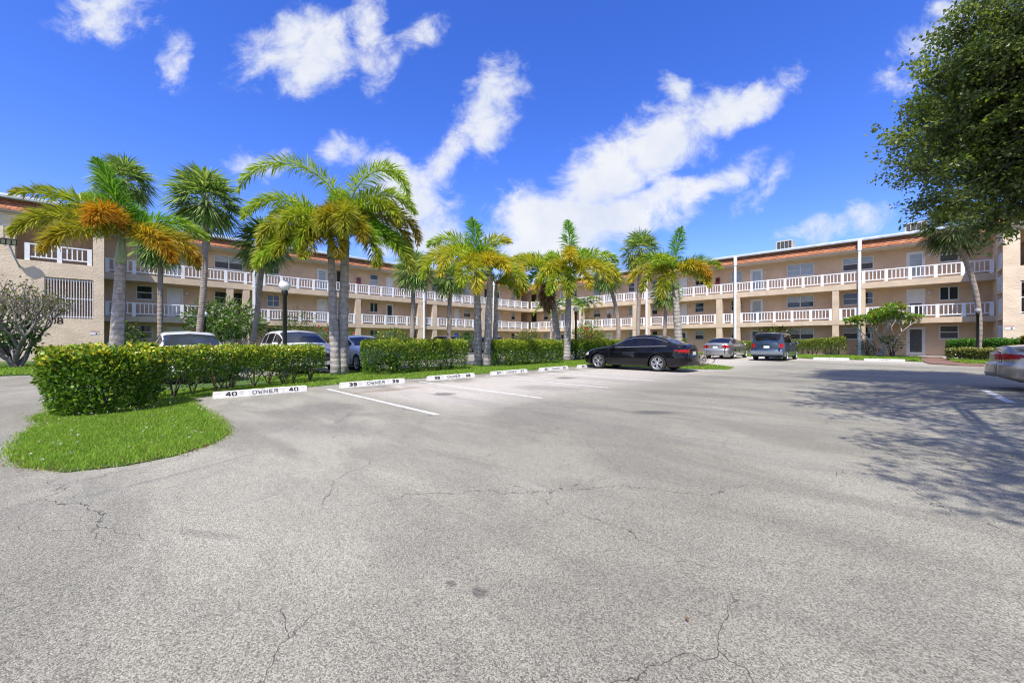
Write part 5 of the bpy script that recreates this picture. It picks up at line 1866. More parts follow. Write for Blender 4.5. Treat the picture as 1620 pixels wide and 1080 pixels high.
def wheel(t, x, y, rad, side, rim_mat, width=0.21, spokes=10):
    """side +1 = left of the car (outer face towards +y)"""
    tb = MB()
    s = side
    prof = [(rad * 0.66, -width / 2), (rad * 0.90, -width / 2), (rad * 0.985, -width * 0.38), (rad, -width * 0.2), (rad, width * 0.2), (rad * 0.985, width * 0.38), (rad * 0.9, width / 2), (rad * 0.70, width / 2), (rad * 0.66, width * 0.36)]
    tb.lathe([(r, h * s) for r, h in prof], (x, y, rad), 28, axis='y')
    wo = tb.build('wheel', TYRE, t)
    rb = MB()
    f = width / 2 * s
    rb.lathe([(rad * 0.695, f * 1.01), (rad * 0.655, f * 1.03), (rad * 0.63, f * 0.85), (rad * 0.60, f * 0.5)], (x, y, rad), 28, 0, 'y')
    rb.lathe([(rad * 0.62, f * 0.42), (0.001, f * 0.40)], (x, y, rad), 24, 1, 'y')
    rb.lathe([(rad * 0.14, f * 0.55), (rad * 0.13, f * 0.98), (rad * 0.08, f * 1.02), (0.001, f * 1.02)], (x, y, rad), 14, 0, 'y')
    for k in range(spokes):
        a = 2 * math.pi * k / spokes
        pair = 0.10 if spokes >= 10 else 0.0
        a += pair * (1 if k % 2 else -1)
        ca, sa = math.cos(a), math.sin(a)
        w0, w1 = (0.026, 0.058) if spokes >= 10 else (0.055, 0.085)
        vs = []
        for r, w, q in ((0.11, w0, 0.95), (0.64, w1, 0.98), (0.64, w1, 0.7), (0.11, w0, 0.6)):
            for sg in (-1, 1):
                vs.append((x + ca * r * rad - sa * w * rad * sg * 1.2, y + f * q, rad + sa * r * rad + ca * w * rad * sg * 1.2))
        rb.add(vs, [(0, 1, 3, 2), (2, 3, 5, 4), (4, 5, 7, 6), (0, 2, 4, 6), (1, 7, 5, 3)])
    ro = rb.build('rim', [rim_mat, DARKRIM], wo)
    return wo


def car(name, label, cat, loc, rz, sp, body_mat):
    """x forwards, y left; the outline comes from side profiles and a plan width"""
    t = thing(name, label, cat, (loc[0], loc[1], 0.0), rz)
    L, W = sp['L'], sp['W']
    ns = 110
    xs = np.linspace(-L / 2, L / 2, ns)
    # denser near the ends
    xs = np.sign(xs) * (L / 2) * (1 - (1 - np.abs(xs) / (L / 2)) ** 1.5)
    top = interp(sp['top'], xs)
    belt = interp(sp['belt'], xs)
    ker = np.array((1, 2, 1)) / 4.0
    for _ in range(2):
        top[1:-1] = np.convolve(top, ker, 'valid')
        belt[1:-1] = np.convolve(belt, ker, 'valid')
    belt = np.minimum(belt, top - 0.02)
    tf = np.clip((xs - (L / 2 - sp.get('nose', 0.75))) / sp.get('nose', 0.75), 0, 1)
    tr_ = np.clip((-xs - (L / 2 - sp.get('tail', 0.6))) / sp.get('tail', 0.6), 0, 1)
    wid = (W / 2) * (1 - sp.get('nose_w', 0.24) * tf ** 2.3 - sp.get('tail_w', 0.14) * tr_ ** 2.3)
    rc = sp.get('corner', 0.30)
    ct = np.clip((np.abs(xs) - (L / 2 - rc)) / rc, 0, 1)
    wid = wid - 0.20 * (1 - np.sqrt(np.maximum(1 - ct ** 2, 0)))
    zb = sp['sill'] + 0.05 * tf ** 2 + sp.get('rear_up', 0.08) * tr_ ** 2
    arch = np.zeros(ns)
    rw = sp['wheel']
    for xa in sp['axles']:
        q = (rw + 0.045) ** 2 - (xs - xa) ** 2
        arch = np.maximum(arch, np.where(q > 0, rw + np.sqrt(np.maximum(q, 0)), 0))
    tum = sp.get('tumble', 0.78)
    rings = []
    segs = [1, 2, 6, 9, 8, 1, 6, 1, 2, 5]
    keyrow = np.concatenate([[0], np.cumsum(segs)])
    for i in range(ns):
        w, b_, tp, z0 = wid[i], belt[i], top[i], zb[i]
        gh = np.clip((tp - b_) / 0.35, 0, 1)
        wt = w * ((0.93 - (0.93 - tum) * gh))
        wb = w * (0.975 - 0.035 * gh)
        zm = z0 + (b_ - z0) * 0.42
        zs = z0 + (b_ - z0) * 0.80
        kp = [(0, z0 + 0.02), (w * 0.86, z0), (w * 0.965, z0 + 0.07), (w * 1.0, zm), (w * 0.992, zs), (wb, b_)]
        p5, p8 = np.array((wb, b_)), np.array((wt, max(tp - 0.035, b_ + 0.004)))
        kp += [tuple(p5 + (p8 - p5) * 0.09 * (gh > 0) + (p8 - p5) * 0.3 * (gh <= 0)), tuple(p5 + (p8 - p5) * 0.88), tuple(p8), (wt * 0.90, tp), (0, tp + 0.025 + 0.02 * gh)]
        pts = []
        for k in range(len(kp) - 1):
            a, c = np.array(kp[k], float), np.array(kp[k + 1], float)
            for j in range(segs[k]):
                pts.append(a + (c - a) * j / segs[k])
        pts.append(np.array(kp[-1], float))
        pts = np.array(pts)
        if arch[i] > 0:
            m_ = keyrow[5]
            pts[:m_, 1] = np.maximum(pts[:m_, 1], np.minimum(arch[i], b_ - 0.06))
        rings.append(pts)
    G = np.array(rings)              # station, row, (y, z)
    # bumpers stand proud of the lamps above and tuck in below
    def sstep(v, a, b):
        q = np.clip((v - a) / (b - a), 0, 1)
        return q * q * (3 - 2 * q)
    Z_ = G[:, :, 1]
    bz = sp.get('ledge', 0.66)
    XS = np.repeat(xs[:, None], G.shape[1], 1)
    XS = XS + sp.get('ledge_in', 0.085) * (sstep(Z_, bz - 0.03, bz + 0.03) + 0.55 * sstep(-Z_, -0.42, -0.22)) * (tr_[:, None] ** 1.5)
    XS = XS - 0.07 * (sstep(Z_, 0.52, 0.66) + 0.5 * sstep(-Z_, -0.40, -0.2)) * (tf[:, None] ** 1.5)
    nr = G.shape[1]
    buckets = {}

    def put(part, quad):
        buckets.setdefault(part, []).append(quad)

    def is_in(v, a):
        return a is not None and a[0] <= v <= a[1]
    rg, rt = keyrow[6], keyrow[7]
    dl = sp['doors']
    for i in range(ns - 1):
        xc = (xs[i] + xs[i + 1]) / 2
        for j in range(nr - 1):
            for s in (1, -1):
                q = [(XS[i, j], s * G[i, j, 0], G[i, j, 1]), (XS[i + 1, j], s * G[i + 1, j, 0], G[i + 1, j, 1]), (XS[i + 1, j + 1], s * G[i + 1, j + 1, 0], G[i + 1, j + 1, 1]), (XS[i, j + 1], s * G[i, j + 1, 0], G[i, j + 1, 1])]
                if s < 0:
                    q = q[::-1]
                zc = (G[i, j, 1] + G[i, j + 1, 1]) / 2
                yc = (G[i, j, 0] + G[i, j + 1, 0]) / 2
                gh = top[i] - belt[i]
                part = 'body'
                lr = 'L' if s > 0 else 'R'
                if rg <= j < rt and gh > 0.06:
                    for k, wn in enumerate(sp['side_glass']):
                        if is_in(xc, wn):
                            part = 'side_window%d%s' % (k, lr)
                elif j >= keyrow[8] and yc < wid[i] * sp.get('ws_in', 0.71):
                    if is_in(xc, sp['ws']):
                        part = 'windshield'
                    elif is_in(xc, sp['rw']):
                        part = 'rear_window'
                elif j < keyrow[2] and (arch[i] == 0):
                    part = 'sill_trim' if sp.get('trim', True) else 'body'
                if part == 'body' and keyrow[2] <= j < rg and arch[i] < 0.4:
                    for k, dn in enumerate(dl):
                        if is_in(xc, dn) and arch[i] == 0:
                            part = 'door%d%s' % (k, lr)
                hl, tl = sp.get('head'), sp.get('tail_lamp')
                if hl and xc > hl[0] and hl[1] <= zc <= hl[2] and keyrow[2] <= j < rg:
                    part = 'headlight' + lr
                tq = np.clip((xc + L / 2) / (tl[0] + L / 2), 0, 1) * sp.get('tl_taper', 0.35) * (tl[2] - tl[1]) if tl else 0
                if tl and xc < tl[0] and tl[1] + tq * 1.1 <= zc <= tl[2] - tq * 0.3 and keyrow[2] <= j <= rg:
                    part = 'taillight' + lr
                put(part, q)
    # end caps as bowed grids
    nc = 14
    for end in (0, ns - 1):
        sg = -1 if end == 0 else 1
        R_ = G[end]
        bow = sp.get('bow', 0.07)

        def cp(j, u):
            return (XS[end, j] + sg * bow * (1 - u * u) * min(1, (R_[j, 0] / max(wid[end], 0.1)) + 0.15), u * R_[j, 0], R_[j, 1])
        for j in range(nr - 1):
            for c in range(nc):
                u0, u1 = -1 + 2 * c / nc, -1 + 2 * (c + 1) / nc
                q = [cp(j, u0), cp(j, u1), cp(j + 1, u1), cp(j + 1, u0)]
                if end == 0:
                    q = q[::-1]
                zc = (R_[j, 1] + R_[j + 1, 1]) / 2
                yc = abs((u0 + u1) / 2) * R_[j, 0]
                lr = 'L' if (u0 + u1) > 0 else 'R'
                part = 'body'
                if end == 0:
                    tl = sp.get('tail_lamp')
                    if tl and tl[1] <= zc <= tl[2] and yc > tl[3]:
                        part = 'taillight' + lr
                    elif zc < sp.get('rear_trim', 0.0):
                        part = 'rear_bumper'
                else:
                    hl = sp.get('head')
                    if hl and hl[1] <= zc <= hl[2] and yc > hl[3]:
                        part = 'headlight' + lr
                    elif is_in(zc, sp.get('grille')) and yc < 0.42:
                        part = 'grille'
                    elif zc < 0.36:
                        part = 'front_bumper'
                put(part, q)
    mats = {'body': body_mat, 'door': body_mat, 'side_window': TINT, 'windshield': WSHIELD, 'rear_window': sp.get('rw_mat', TINT), 'sill_trim': TRIM if not sp.get('sill_paint') else body_mat, 'headlight': HEADL,
            'taillight': TAIL, 'rear_bumper': TRIM if not sp.get('bumper_paint') else body_mat, 'grille': TRIM, 'front_bumper': TRIM}
    import re as _re
    root = None
    made = {}
    for part in sorted(buckets, key=lambda p: p != 'body'):
        base = _re.sub(r'\d?[LR]$', '', part)
        qs = buckets[part]
        V = np.array(qs).reshape(-1, 3)
        key = np.round(V, 5)
        uq, inv = np.unique(key, axis=0, return_inverse=True)
        F = inv.reshape(-1, 4)
        me = bpy.data.meshes.new(base)
        faces = []
        for f in F:
            g = []
            for v in f:
                if int(v) not in g:
                    g.append(int(v))
            if len(g) >= 3:
                faces.append(g)
        me.from_pydata([tuple(v) for v in uq], [], faces)
        me.materials.append(mats[base])
        me.polygons.foreach_set('use_smooth', np.ones(len(me.polygons), bool))
        me.update()
        made[part] = link(bpy.data.objects.new(base, me), t)
    # thin dark seams round the doors, door handles, mirrors
    sm = MB()
    for k, dn in enumerate(dl):
        for s in (1, -1):
            for xe in dn:
                i = int(np.argmin(np.abs(xs - xe)))
                pp = [(xs[i], s * (G[i, j, 0] + 0.001), G[i, j, 1]) for j in range(keyrow[2], keyrow[5] + 1)]
                sm.tube(pp, 0.0045, 4, cap=False)
            i = int(np.argmin(np.abs(xs - (dn[0] + 0.14))))
            hb = MB()
            yy = float(np.interp(belt[i] - 0.115, G[i, keyrow[3]:keyrow[5] + 1, 1], G[i, keyrow[3]:keyrow[5] + 1, 0]))
            y0, y1 = sorted((s * (yy - 0.01), s * (yy + 0.028)))
            hb.bevel_box(xs[i] - 0.02, xs[i] + 0.17, y0, y1, belt[i] - 0.135, belt[i] - 0.10, 0.008)
            ho = hb.build('handle', CHROME if sp.get('chrome') else body_mat, t)
            dpart = made.get('door%d%s' % (k, 'L' if s > 0 else 'R'))
            if dpart:
                ho.parent = dpart
    if sm.v:
        sm.build('door_seam', DARKRIM, t)
    if sp.get('trim_line'):
        a, c = sp['trim_line']
        tb = MB()
        for s in (1, -1):
            ii = [i for i in range(ns) if a <= xs[i] <= c and top[i] - belt[i] > 0.05]
            for row, rr_ in ((rg, 0.011), (rt, 0.009)):
                tb.tube([(XS[i, row], s * (G[i, row, 0] + 0.004), G[i, row, 1]) for i in ii], rr_, 5)
        tb.build('window_trim', CHROME, t)
    xm = sp['mirror']
    i = int(np.argmin(np.abs(xs - xm)))
    for s in (1, -1):
        mbm = MB()
        wy = wid[i] * 0.95
        prof = [(0.0, -0.10), (0.05, -0.095), (0.078, -0.05), (0.085, 0.02), (0.07, 0.09), (0.0, 0.11)]
        b0 = len(mbm.v)
        mbm.lathe(prof, (0, 0, 0), 12, axis='y')
        mbm.v = [(xm + v[0] * 0.75, s * (wy + 0.14) + v[1], belt[i] + 0.07 + v[2] * 0.95) for v in mbm.v]
        mbm.tube([(xm, s * (wy - 0.02), belt[i] + 0.02), (xm, s * (wy + 0.10), belt[i] + 0.05)], 0.022, 6)
        mbm.build('mirror', body_mat, t)
    for xa in sp['axles']:
        for s in (1, -1):
            wheel(t, xa, s * (W / 2 - 0.125), rw, s, sp.get('rim', ALLOY), spokes=sp.get('spokes', 5))
    ub = MB()     # dark underbody between the wheels
    ub.box(-L / 2 + 0.35, L / 2 - 0.4, -W / 2 + 0.27, W / 2 - 0.27, sp['sill'] + 0.03, 0.62)
    ub.build('underbody', DARKRIM, t)
    if sp.get('plate') is not None:
        pz = sp['plate']
        j = int(np.argmin(np.abs(G[0, :, 1] - pz) + (np.arange(nr) > keyrow[9]) * 9))
        px_ = XS[0, j] - sp.get('bow', 0.07) * min(1, G[0, j, 0] / max(wid[0], 0.1) + 0.15)
        pb = MB()
        pb.box(px_ - 0.014, px_ - 0.002, -0.155, 0.155, pz - 0.075, pz + 0.075)
        pb.build('licence_plate', PLATE, t)
        fb = MB()
        fb.box(px_ - 0.01, px_ + 0.06, -0.27, 0.27, pz + 0.082, pz + 0.105)
        fb.build('trunk_trim', CHROME if sp.get('chrome') else TRIM, t)
    sp['_x'], sp['_top'], sp['_belt'], sp['_wid'] = xs, top, belt, wid
    return t


SEDAN = dict(L=4.72, W=1.80, wheel=0.335, axles=(1.46, -1.23), sill=0.19, nose=0.8, nose_w=0.22, tail=0.7, tail_w=0.13, tumble=0.70,
             top=[(2.36, 0.60), (2.30, 0.70), (2.12, 0.79), (1.7, 0.89), (1.2, 0.965), (0.93, 1.00), (0.5, 1.22), (0.1, 1.385), (-0.25, 1.445), (-0.65, 1.455), (-1.05, 1.41), (-1.5, 1.27), (-1.87, 1.115), (-2.05, 1.075), (-2.25, 1.07), (-2.32, 1.03), (-2.36, 0.96)],
             belt=[(2.36, 0.56), (2.2, 0.68), (1.7, 0.82), (1.0, 0.915), (0.0, 0.935), (-1.0, 0.965), (-1.7, 1.0), (-2.2, 0.98), (-2.36, 0.92)],
             ws=(0.15, 0.86), rw=(-1.84, -1.12), side_glass=[(-0.20, 0.62), (-1.02, -0.30), (-1.50, -1.10)], doors=[(-0.26, 0.92), (-1.12, -0.27)],
             mirror=0.66, head=(1.98, 0.60, 0.74, 0.42), tail_lamp=(-1.92, 0.765, 0.885, 0.42), tl_taper=0.6, grille=(0.42, 0.62), rear_trim=0.40, plate=0.73, spokes=10, rim=ALLOY)
blackp = paint('black_car_paint', (0.002, 0.002, 0.004), 0.0, 0.3, 0.75, 0.1)
jt = dict(SEDAN, trim_line=(-1.62, 0.72))
cj = car('parked_car', 'glossy black sedan parked by wheel stop 35 with dark tinted windows and ten-spoke alloys', 'car', (-8.22, 16.15), R(180.8), jt, blackp)
silverp = paint('silver_car_paint', (0.42, 0.43, 0.44), 0.75, 0.25)
cam_sp = dict(SEDAN, L=4.88, W=1.84, axles=(1.5, -1.32), tail_w=0.12,
              top=[(2.44, 0.60), (2.3, 0.75), (1.7, 0.90), (1.0, 0.985), (0.5, 1.22), (0.1, 1.385), (-0.3, 1.44), (-0.7, 1.445), (-1.15, 1.39), (-1.6, 1.22), (-1.95, 1.085), (-2.15, 1.06), (-2.38, 1.075), (-2.44, 1.02)],
              belt=[(2.44, 0.56), (2.2, 0.68), (1.7, 0.82), (1.0, 0.925), (0.0, 0.945), (-1.0, 0.975), (-1.7, 1.0), (-2.3, 0.98), (-2.44, 0.96)],
              rw=(-1.92, -1.2), tail_lamp=(-2.1, 0.76, 0.92, 0.40), plate=0.80, bumper_paint=True, rear_trim=0.30, sill_paint=True, spokes=5)
car('parked_car', 'silver sedan seen from behind, parked before the right wing beside the blue minivan', 'car', (-9.2, 31.6), R(90), cam_sp, silverp)

vanp = paint('slate_blue_car_paint', (0.032, 0.062, 0.115), 0.4, 0.28)
VAN = dict(L=4.85, W=1.86, wheel=0.335, axles=(1.5, -1.45), sill=0.22, nose=0.8, nose_w=0.22, tail=0.35, tail_w=0.07, tumble=0.80, bow=0.09,
           top=[(2.42, 0.65), (2.3, 0.78), (1.9, 0.92), (1.45, 1.02), (0.9, 1.32), (0.45, 1.60), (0.1, 1.70), (-0.6, 1.745), (-1.6, 1.73), (-2.15, 1.69), (-2.3, 1.55), (-2.38, 1.28), (-2.42, 1.10)],
           belt=[(2.42, 0.6), (2.2, 0.72), (1.6, 0.92), (1.0, 1.03), (0.0, 1.06), (-1.6, 1.08), (-2.3, 1.07), (-2.42, 1.04)],
           ws=(0.5, 1.36), rw=(-2.40, -2.17), side_glass=[(0.12, 0.85), (-0.85, 0.02), (-2.05, -0.95)], doors=[(0.05, 1.05), (-0.95, 0.04)], ws_in=0.80,
           mirror=0.86, head=(2.0, 0.66, 0.82, 0.42), tail_lamp=(-2.30, 0.78, 1.10, 0.70), grille=(0.5, 0.68), rear_trim=0.0, plate=0.86, bumper_paint=True, spokes=5)
cv = car('parked_minivan', 'slate blue minivan seen from behind with red corner lamps, parked before the right wing', 'minivan', (-6.05, 31.0), R(90), VAN, vanp)
mb = MB()
mb.bevel_box(-2.60, -2.44, -0.86, 0.86, 0.40, 0.60, 0.03)
mb.build('rear_bumper', mat('grey_bumper_plastic', (0.16, 0.18, 0.21), 0.4, 0.1, 5), cv)
for y in (-0.62, 0.62):
    mb = MB()
    mb.tube([(0.1, y, 1.74), (-0.1, y, 1.79), (-1.7, y, 1.80), (-1.95, y, 1.75)], 0.016, 6)
    mb.build('roof_rail', TRIM, cv)
mb = MB()
mb.tube([(-2.52, -0.05, 1.16), (-2.50, 0.45, 1.20)], 0.012, 5)
mb.build('rear_wiper', TRIM, cv)

champ = paint('champagne_car_paint', (0.38, 0.345, 0.29), 0.7, 0.26)
ACC = dict(SEDAN, L=4.82, W=1.82, axles=(1.48, -1.27), tail_w=0.20, tail=0.75, bow=0.12,
           top=[(2.41, 0.60), (2.3, 0.75), (1.7, 0.90), (1.0, 0.985), (0.5, 1.22), (0.1, 1.385), (-0.3, 1.44), (-0.7, 1.45), (-1.1, 1.40), (-1.5, 1.23), (-1.85, 1.10), (-2.05, 1.075), (-2.30, 1.06), (-2.38, 1.0), (-2.41, 0.92)],
           belt=[(2.41, 0.56), (2.2, 0.68), (1.7, 0.82), (1.0, 0.925), (0.0, 0.945), (-1.0, 0.965), (-1.7, 0.985), (-2.3, 0.93), (-2.41, 0.88)],
           rw=(-1.82, -1.15), tail_lamp=(-1.90, 0.745, 0.90, 0.28), tl_taper=0.5, plate=None, bumper_paint=True, rear_trim=0.0, sill_paint=True, rear_up=0.14, spokes=5)
car('parked_car', 'champagne sedan cut off by the right picture edge, long red tail lamp showing', 'car', (4.02, 16.05), R(2), ACC, champ)

whitep = paint('white_car_paint', (0.72, 0.73, 0.74), 0.0, 0.25)
SUV = dict(L=4.6, W=1.86, wheel=0.36, axles=(1.38, -1.3), sill=0.24, nose=0.7, nose_w=0.2, tail=0.5, tail_w=0.10, tumble=0.76,
           top=[(2.3, 0.78), (2.2, 0.93), (1.8, 1.01), (1.2, 1.08), (0.95, 1.11), (0.5, 1.36), (0.1, 1.55), (-0.4, 1.62), (-1.3, 1.61), (-1.85, 1.54), (-2.1, 1.32), (-2.25, 1.10), (-2.3, 0.98)],
           belt=[(2.3, 0.74), (2.1, 0.86), (1.5, 0.97), (0.8, 1.02), (0.0, 1.05), (-1.2, 1.08), (-2.1, 1.08), (-2.3, 0.95)],
           ws=(0.10, 0.92), rw=(-2.2, -1.88), side_glass=[(-0.25, 0.62), (-1.15, -0.34), (-1.78, -1.24)], doors=[(-0.3, 0.92), (-1.15, -0.31)], ws_in=0.80,
           mirror=0.68, head=(1.95, 0.80, 0.93, 0.45), tail_lamp=(-2.1, 0.9, 1.12, 0.5), grille=(0.5, 0.8), rear_trim=0.45, plate=0.8, spokes=5)
car('parked_car', 'white car nearest the left, facing the lot behind the hedge with stop 40', 'car', (-16.4, 1.85), R(0), dict(SEDAN, W=1.86, top=[(x, z * 1.035) for x, z in SEDAN['top']], belt=[(x, z * 1.03) for x, z in SEDAN['belt']], ws=(0.17, 0.88), ws_in=0.72, spokes=5), whitep)
car('parked_car', 'white crossover behind the hedge with a black lamp post before its windshield', 'car', (-17.2, 5.35), R(0), SUV, whitep)
car('parked_car', 'pale silver sedan between the twin palm trunks and the box hedge', 'car', (-17.25, 7.95), R(0), dict(SEDAN, spokes=5), paint('pale_silver_paint', (0.60, 0.60, 0.60), 0.1, 0.3))

greyp = paint('dark_grey_car_paint', (0.05, 0.052, 0.055), 0.6, 0.28)
FSUV = dict(SUV, top=[(x, z * 1.05) for x, z in SUV['top']], belt=[(x, z * 1.03) for x, z in SUV['belt']])
car('parked_car', 'dark grey wagon with red rear lamp, mostly hidden by the box hedge', 'car', (-31.6, 22.4), R(180), FSUV, greyp)
car('parked_car', 'grey taupe sport utility vehicle seen behind leaning palm trunks', 'car', (-31.6, 28.1), R(180), dict(FSUV), paint('taupe_car_paint', (0.17, 0.165, 0.155), 0.6, 0.28))
car('parked_car', 'dark car whose roof shows between two palm trunks in the far corner', 'car', along(890, 41), R(90), dict(SEDAN, spokes=5), greyp)


# ---------------------------------------------------------------- lamp posts, signs, roof units and small fixtures
GLOBE = mat('frosted_lamp_globe', (0.72, 0.72, 0.70), 0.18, 0.06, 3, spec=0.6, coat=0.4)


def lamp_post(label, at, h, globe_r=0.2, gm=None):
    t = thing('lamp_post', label, 'street lamp', (at[0], at[1], 0.03), 0, 'black posts with globe lamps')
    p = MB()
    p.lathe([(0.11, -0.03), (0.11, 0.10), (0.085, 0.16), (0.068, 0.22), (0.064, h - globe_r * 1.9), (0.085, h - globe_r * 1.8), (0.10, h - globe_r * 1.2), (0.09, h - globe_r * 0.95), (0.0, h - globe_r * 0.9)], (0, 0, 0), 14)
    p.build('post', BLACK, t)
    g = MB()
    prof = [(globe_r * math.sin(a), h - globe_r * math.cos(a)) for a in np.linspace(0.42, math.pi - 0.001, 14)]
    g.lathe(prof, (0, 0, 0), 20)
    g.build('globe', gm or GLOBE, t)
    return t


lamp_post('black lamp post with white globe in front of the white crossover', along(450.5, 13), height_at(453, 13), 0.18)
lamp_post('black lamp post with white globe beside the golden foxtail palm', along(911, 25), height_at(490, 25), 0.175)
lamp_post('globe lamp post among the plumeria leaves, behind the nearest white car', along(323.5, 22), height_at(498, 22), 0.15)
CLEARG = mat('clear_lamp_globe', (0.30, 0.30, 0.29), 0.06, 0.2, 4, spec=0.9, coat=1.0)
lamp_post('black lamp post with clear globe beside the curved palm trunk at right', along(1547, 24.4), height_at(492, 24.4), 0.145, CLEARG)


def sign_post(name, label, at, h, w, hh, faces):
    t = thing(name, label, 'sign', (at[0], at[1], 0.03), R(-45))
    MB().tube([(0, 0.03, -0.03), (0, 0.03, h)], 0.025, 8).build('post', GUTTER, t)
    p = MB()
    p.bevel_box(-w / 2, w / 2, -0.012, 0.0, h - hh, h, 0.003)
    p.build('plate', faces[0], t)
    return t


BLUE = mat('blue_sign_paint', (0.03, 0.10, 0.45), 0.4, 0.08, 5)
ps = sign_post('parking_sign', 'small blue accessible-parking sign on a post before the left wing', along(722, 38.5), 2.0, 0.34, 0.48, [BLUE])
ps.rotation_euler = (0, 0, R(44))
mb = MB()     # wheelchair symbol
sx, sz = 0.0, 1.76
for k in range(10):
    a0, a1 = 2.6 + k * 0.42, 2.6 + (k + 1) * 0.42
    p0, p1 = (math.cos(a0) * 0.08, math.sin(a0) * 0.08), (math.cos(a1) * 0.08, math.sin(a1) * 0.08)
    mb.add([(p0[0] * 1.15, -0.0135, sz - 0.06 + p0[1] * 1.15), (p1[0] * 1.15, -0.0135, sz - 0.06 + p1[1] * 1.15), (p1[0] * 0.8, -0.0135, sz - 0.06 + p1[1] * 0.8), (p0[0] * 0.8, -0.0135, sz - 0.06 + p0[1] * 0.8)], [(0, 1, 2, 3)])
mb.box(-0.035, -0.005, -0.0137, -0.012, sz - 0.04, sz + 0.08)
mb.box(-0.005, 0.06, -0.0137, -0.012, sz - 0.03, sz - 0.005)
mb.box(0.055, 0.08, -0.0137, -0.012, sz - 0.12, sz - 0.03)
mb.lathe([(0.0, -0.0137), (0.026, -0.0137), (0.026, -0.012)], (-0.02, 0, sz + 0.115), 10, axis='y')
mb.build('wheelchair_symbol', WHITE, ps)
ws_ = sign_post('white_sign', 'small blank-looking white sign on a post behind the black sedan', along(977, 37), 1.72, 0.30, 0.48, [WHITE])
ws_.rotation_euler = (0, 0, R(30))


def roof_unit(label, x, y, w=1.1, h=0.85, cat='air conditioner'):
    t = thing('roof_air_conditioner', label, cat, (x, y, 9.6), 0, 'air conditioners on the flat roof')
    b = MB()
    b.bevel_box(-w / 2, w / 2, -w / 2, w / 2, 0.0, 0.12, 0.02)
    b.bevel_box(-w / 2, w / 2, -w / 2, w / 2, h - 0.1, h, 0.03)
    for sx_ in (-1, 1):
        for sy_ in (-1, 1):
            b.box(sx_ * w / 2 - 0.05, sx_ * w / 2 + 0.05, sy_ * w / 2 - 0.05, sy_ * w / 2 + 0.05, 0.12, h - 0.1)
    for k in range(1, 4):
        o = -w / 2 + w * k / 4
        b.box(o - 0.02, o + 0.02, -w / 2 - 0.01, w / 2 + 0.01, 0.12, h - 0.1)
        b.box(-w / 2 - 0.011, w / 2 + 0.011, o - 0.02, o + 0.02, 0.12, h - 0.1)
    b.build('cabinet', ACMET, t)
    g = MB()
    g.box(-w / 2 + 0.04, w / 2 - 0.04, -w / 2 + 0.04, w / 2 - 0.04, 0.12, h - 0.1)
    g.build('grille', ACDARK, t)
    return t


def roof_at(px, plane_y):
    return (xr(px, plane_y), plane_y)


roof_unit('boxy grey rooftop air conditioner above the blue minivan', *roof_at(1243, 46.0), 1.25, 1.25)
roof_unit('grey rooftop air conditioner behind the fronds of the right-hand cabbage palm', *roof_at(1449, 46.0), 1.2, 1.15)
roof_unit('pale rooftop unit just left of the tall straight cabbage palm', *roof_at(1001, 47.0), 0.9, 2.6)
roof_unit('pale rooftop unit above the left wing beside the lime foxtail palm', WALL_L - 1.2, yl(715, WALL_L - 1.2), 1.3, 2.1)

# red cabinets on the top walkway
for lab, p in (('red extinguisher cabinet on the top-floor wall of the right wing', (xr(1136, WALL_R), WALL_R - 0.10)), ('red extinguisher cabinet on the top-floor wall of the left wing', (WALL_L + 0.10, yl(567, WALL_L)))):
    t = thing('extinguisher_cabinet', lab, 'fire extinguisher', (p[0], p[1], 7.15), 0 if p[1] > 44 else R(90), 'red extinguisher cabinets')
    b = MB()
    b.bevel_box(-0.19, 0.19, -0.09, 0.098, 0.0, 0.68, 0.02)
    b.build('cabinet', RED, t)
    g = MB()
    g.box(-0.12, 0.12, -0.097, -0.0905, 0.22, 0.58)
    g.build('glass_door', GLASS, t)

# flood lamp on the left block
fy = ylb(16)
fl = thing('flood_lamp', 'dark three-panel flood lamp on an arm beside the upper opening of the left block', 'flood lamp', (FACE_L, fy, 6.55))
b = MB()
b.tube([(0.0, 0.35, -1.0), (0.25, 0.16, -0.4), (0.42, 0.03, 0.12)], 0.04, 8)
b.tube([(0.02, -0.22, 0.2), (0.02, -0.25, 1.3), (0.02, 0.3, 1.45), (0.02, 0.9, 1.38)], 0.014, 5)
b.build('arm', GUTTER, fl)
b = MB()
b.bevel_box(-0.06, 0.06, -0.30, 0.30, -0.18, 0.18, 0.02)
hd = b.build('lamp_head', BLACK, fl)
hd.location = (0.52, 0.0, 0.32)
hd.rotation_euler = (0, R(28), R(8))
for k in (-1, 0, 1):
    g = MB()
    g.box(0.0605, 0.072, k * 0.19 - 0.07, k * 0.19 + 0.07, -0.13, 0.13)
    q = g.build('lens', mat('flood_lens', (0.50, 0.46, 0.34), 0.25, 0.15, 20), hd)

# number painted on the left block, half hidden by the small tree
nb = MB()
y8 = ylb(101)
glyphs(nb, '08', -0.55, 0, 0.22, 0.31, 0.07, 0.065, lambda u, v: (FACE_L + 0.004, y8 + u, height_at(511, 23.8) + v))
o = nb.build('wall_number', INK, bld, True)

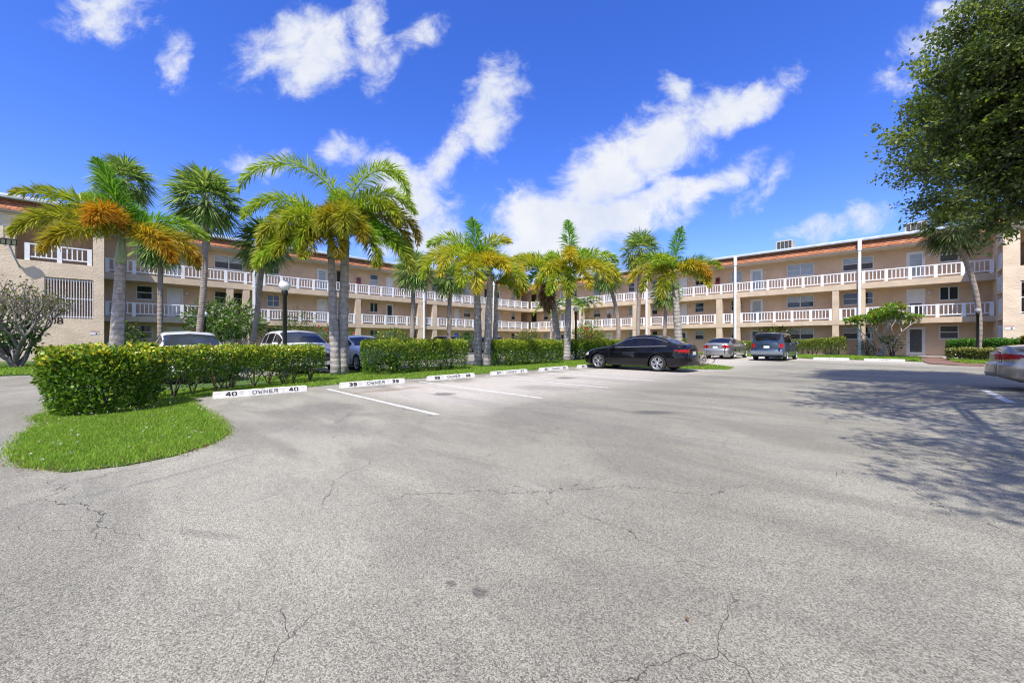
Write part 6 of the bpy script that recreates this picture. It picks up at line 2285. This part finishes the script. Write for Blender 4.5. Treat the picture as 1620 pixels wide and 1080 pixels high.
# small warning plates on both blocks
for lab, m4 in (('small white warning plate with a red band on the left block', 'L'), ('small white warning plate with a red band on the right block', 'R')):
    if m4 == 'L':
        t = thing('warning_plate', lab, 'sign', (FACE_L + 0.003, ylb(149.5), 1.62), R(90))
    else:
        t = thing('warning_plate', lab, 'sign', (xr(1597, 40.5), 40.5 - 0.003, 1.95), 0)
    b = MB()
    b.box(-0.19, 0.19, -0.012, 0.0, 0, 0.25)
    b.build('plate', WHITE, t)
    b = MB()
    b.box(-0.19, 0.19, -0.0145, -0.0125, 0.19, 0.245)
    b.build('red_band', RED, t)
    b = MB()
    b.lathe([(0.0, -0.0145), (0.05, -0.0145), (0.05, -0.0125)], (0.09, 0, 0.09), 10, axis='y')
    b.build('black_mark', INK, t)

# condenser unit standing by the left block
q = along(2, 19.6)
t = thing('condenser_unit', 'grey outdoor condenser unit with round fan at the left picture edge', 'air conditioner', (q[0], q[1], 0.05), R(90 - 12))
b = MB()
b.bevel_box(-0.5, 0.5, -0.2, 0.2, 0.42, 1.15, 0.03)
for x in (-0.4, 0.4):
    b.box(x - 0.04, x + 0.04, -0.18, 0.18, 0.0, 0.42)
b.build('cabinet', ACMET, t)
b = MB()
for r_ in (0.08, 0.14, 0.2, 0.26, 0.31):
    b.tube([(r_ * math.cos(a) + 0.05, -0.215, 0.79 + r_ * math.sin(a)) for a in np.linspace(0, 2 * math.pi, 25)], 0.009, 4, cap=False)
for a in np.linspace(0, math.pi, 7)[:-1]:
    b.tube([(0.05 + 0.31 * math.cos(a), -0.22, 0.79 + 0.31 * math.sin(a)), (0.05 - 0.31 * math.cos(a), -0.22, 0.79 - 0.31 * math.sin(a))], 0.008, 4, cap=False)
b.build('fan_guard', ACDARK, t)
b = MB()
b.lathe([(0.0, -0.2045), (0.31, -0.2045)], (0.05, 0, 0.79), 20, axis='y')
b.build('fan_opening', BLACK, t)

# wreath on a middle-floor door of the right wing
t = thing('door_wreath', 'yellow flower wreath hanging on a white middle-floor door of the right wing', 'wreath', (xr(964, WALL_R), WALL_R - 0.06, 4.42))
wv_ = []
for k in range(260):
    a = rng.uniform(0, 6.283)
    rr_ = 0.2 + rng.normal() * 0.05
    wv_.append((rr_ * math.cos(a), -0.03 + rng.normal() * 0.02, rr_ * math.sin(a)))
wv_ = np.array(wv_)
V, F, C = leaves(wv_, rng.normal(size=wv_.shape) + (0, -0.5, 0), 0.1, 0.05, jitter_cols(((0.32, 0.24, 0.03), (0.12, 0.15, 0.03), (0.4, 0.3, 0.05)), len(wv_), 0.2))
np_mesh('flower_ring', V, F, LEAF, t, C)
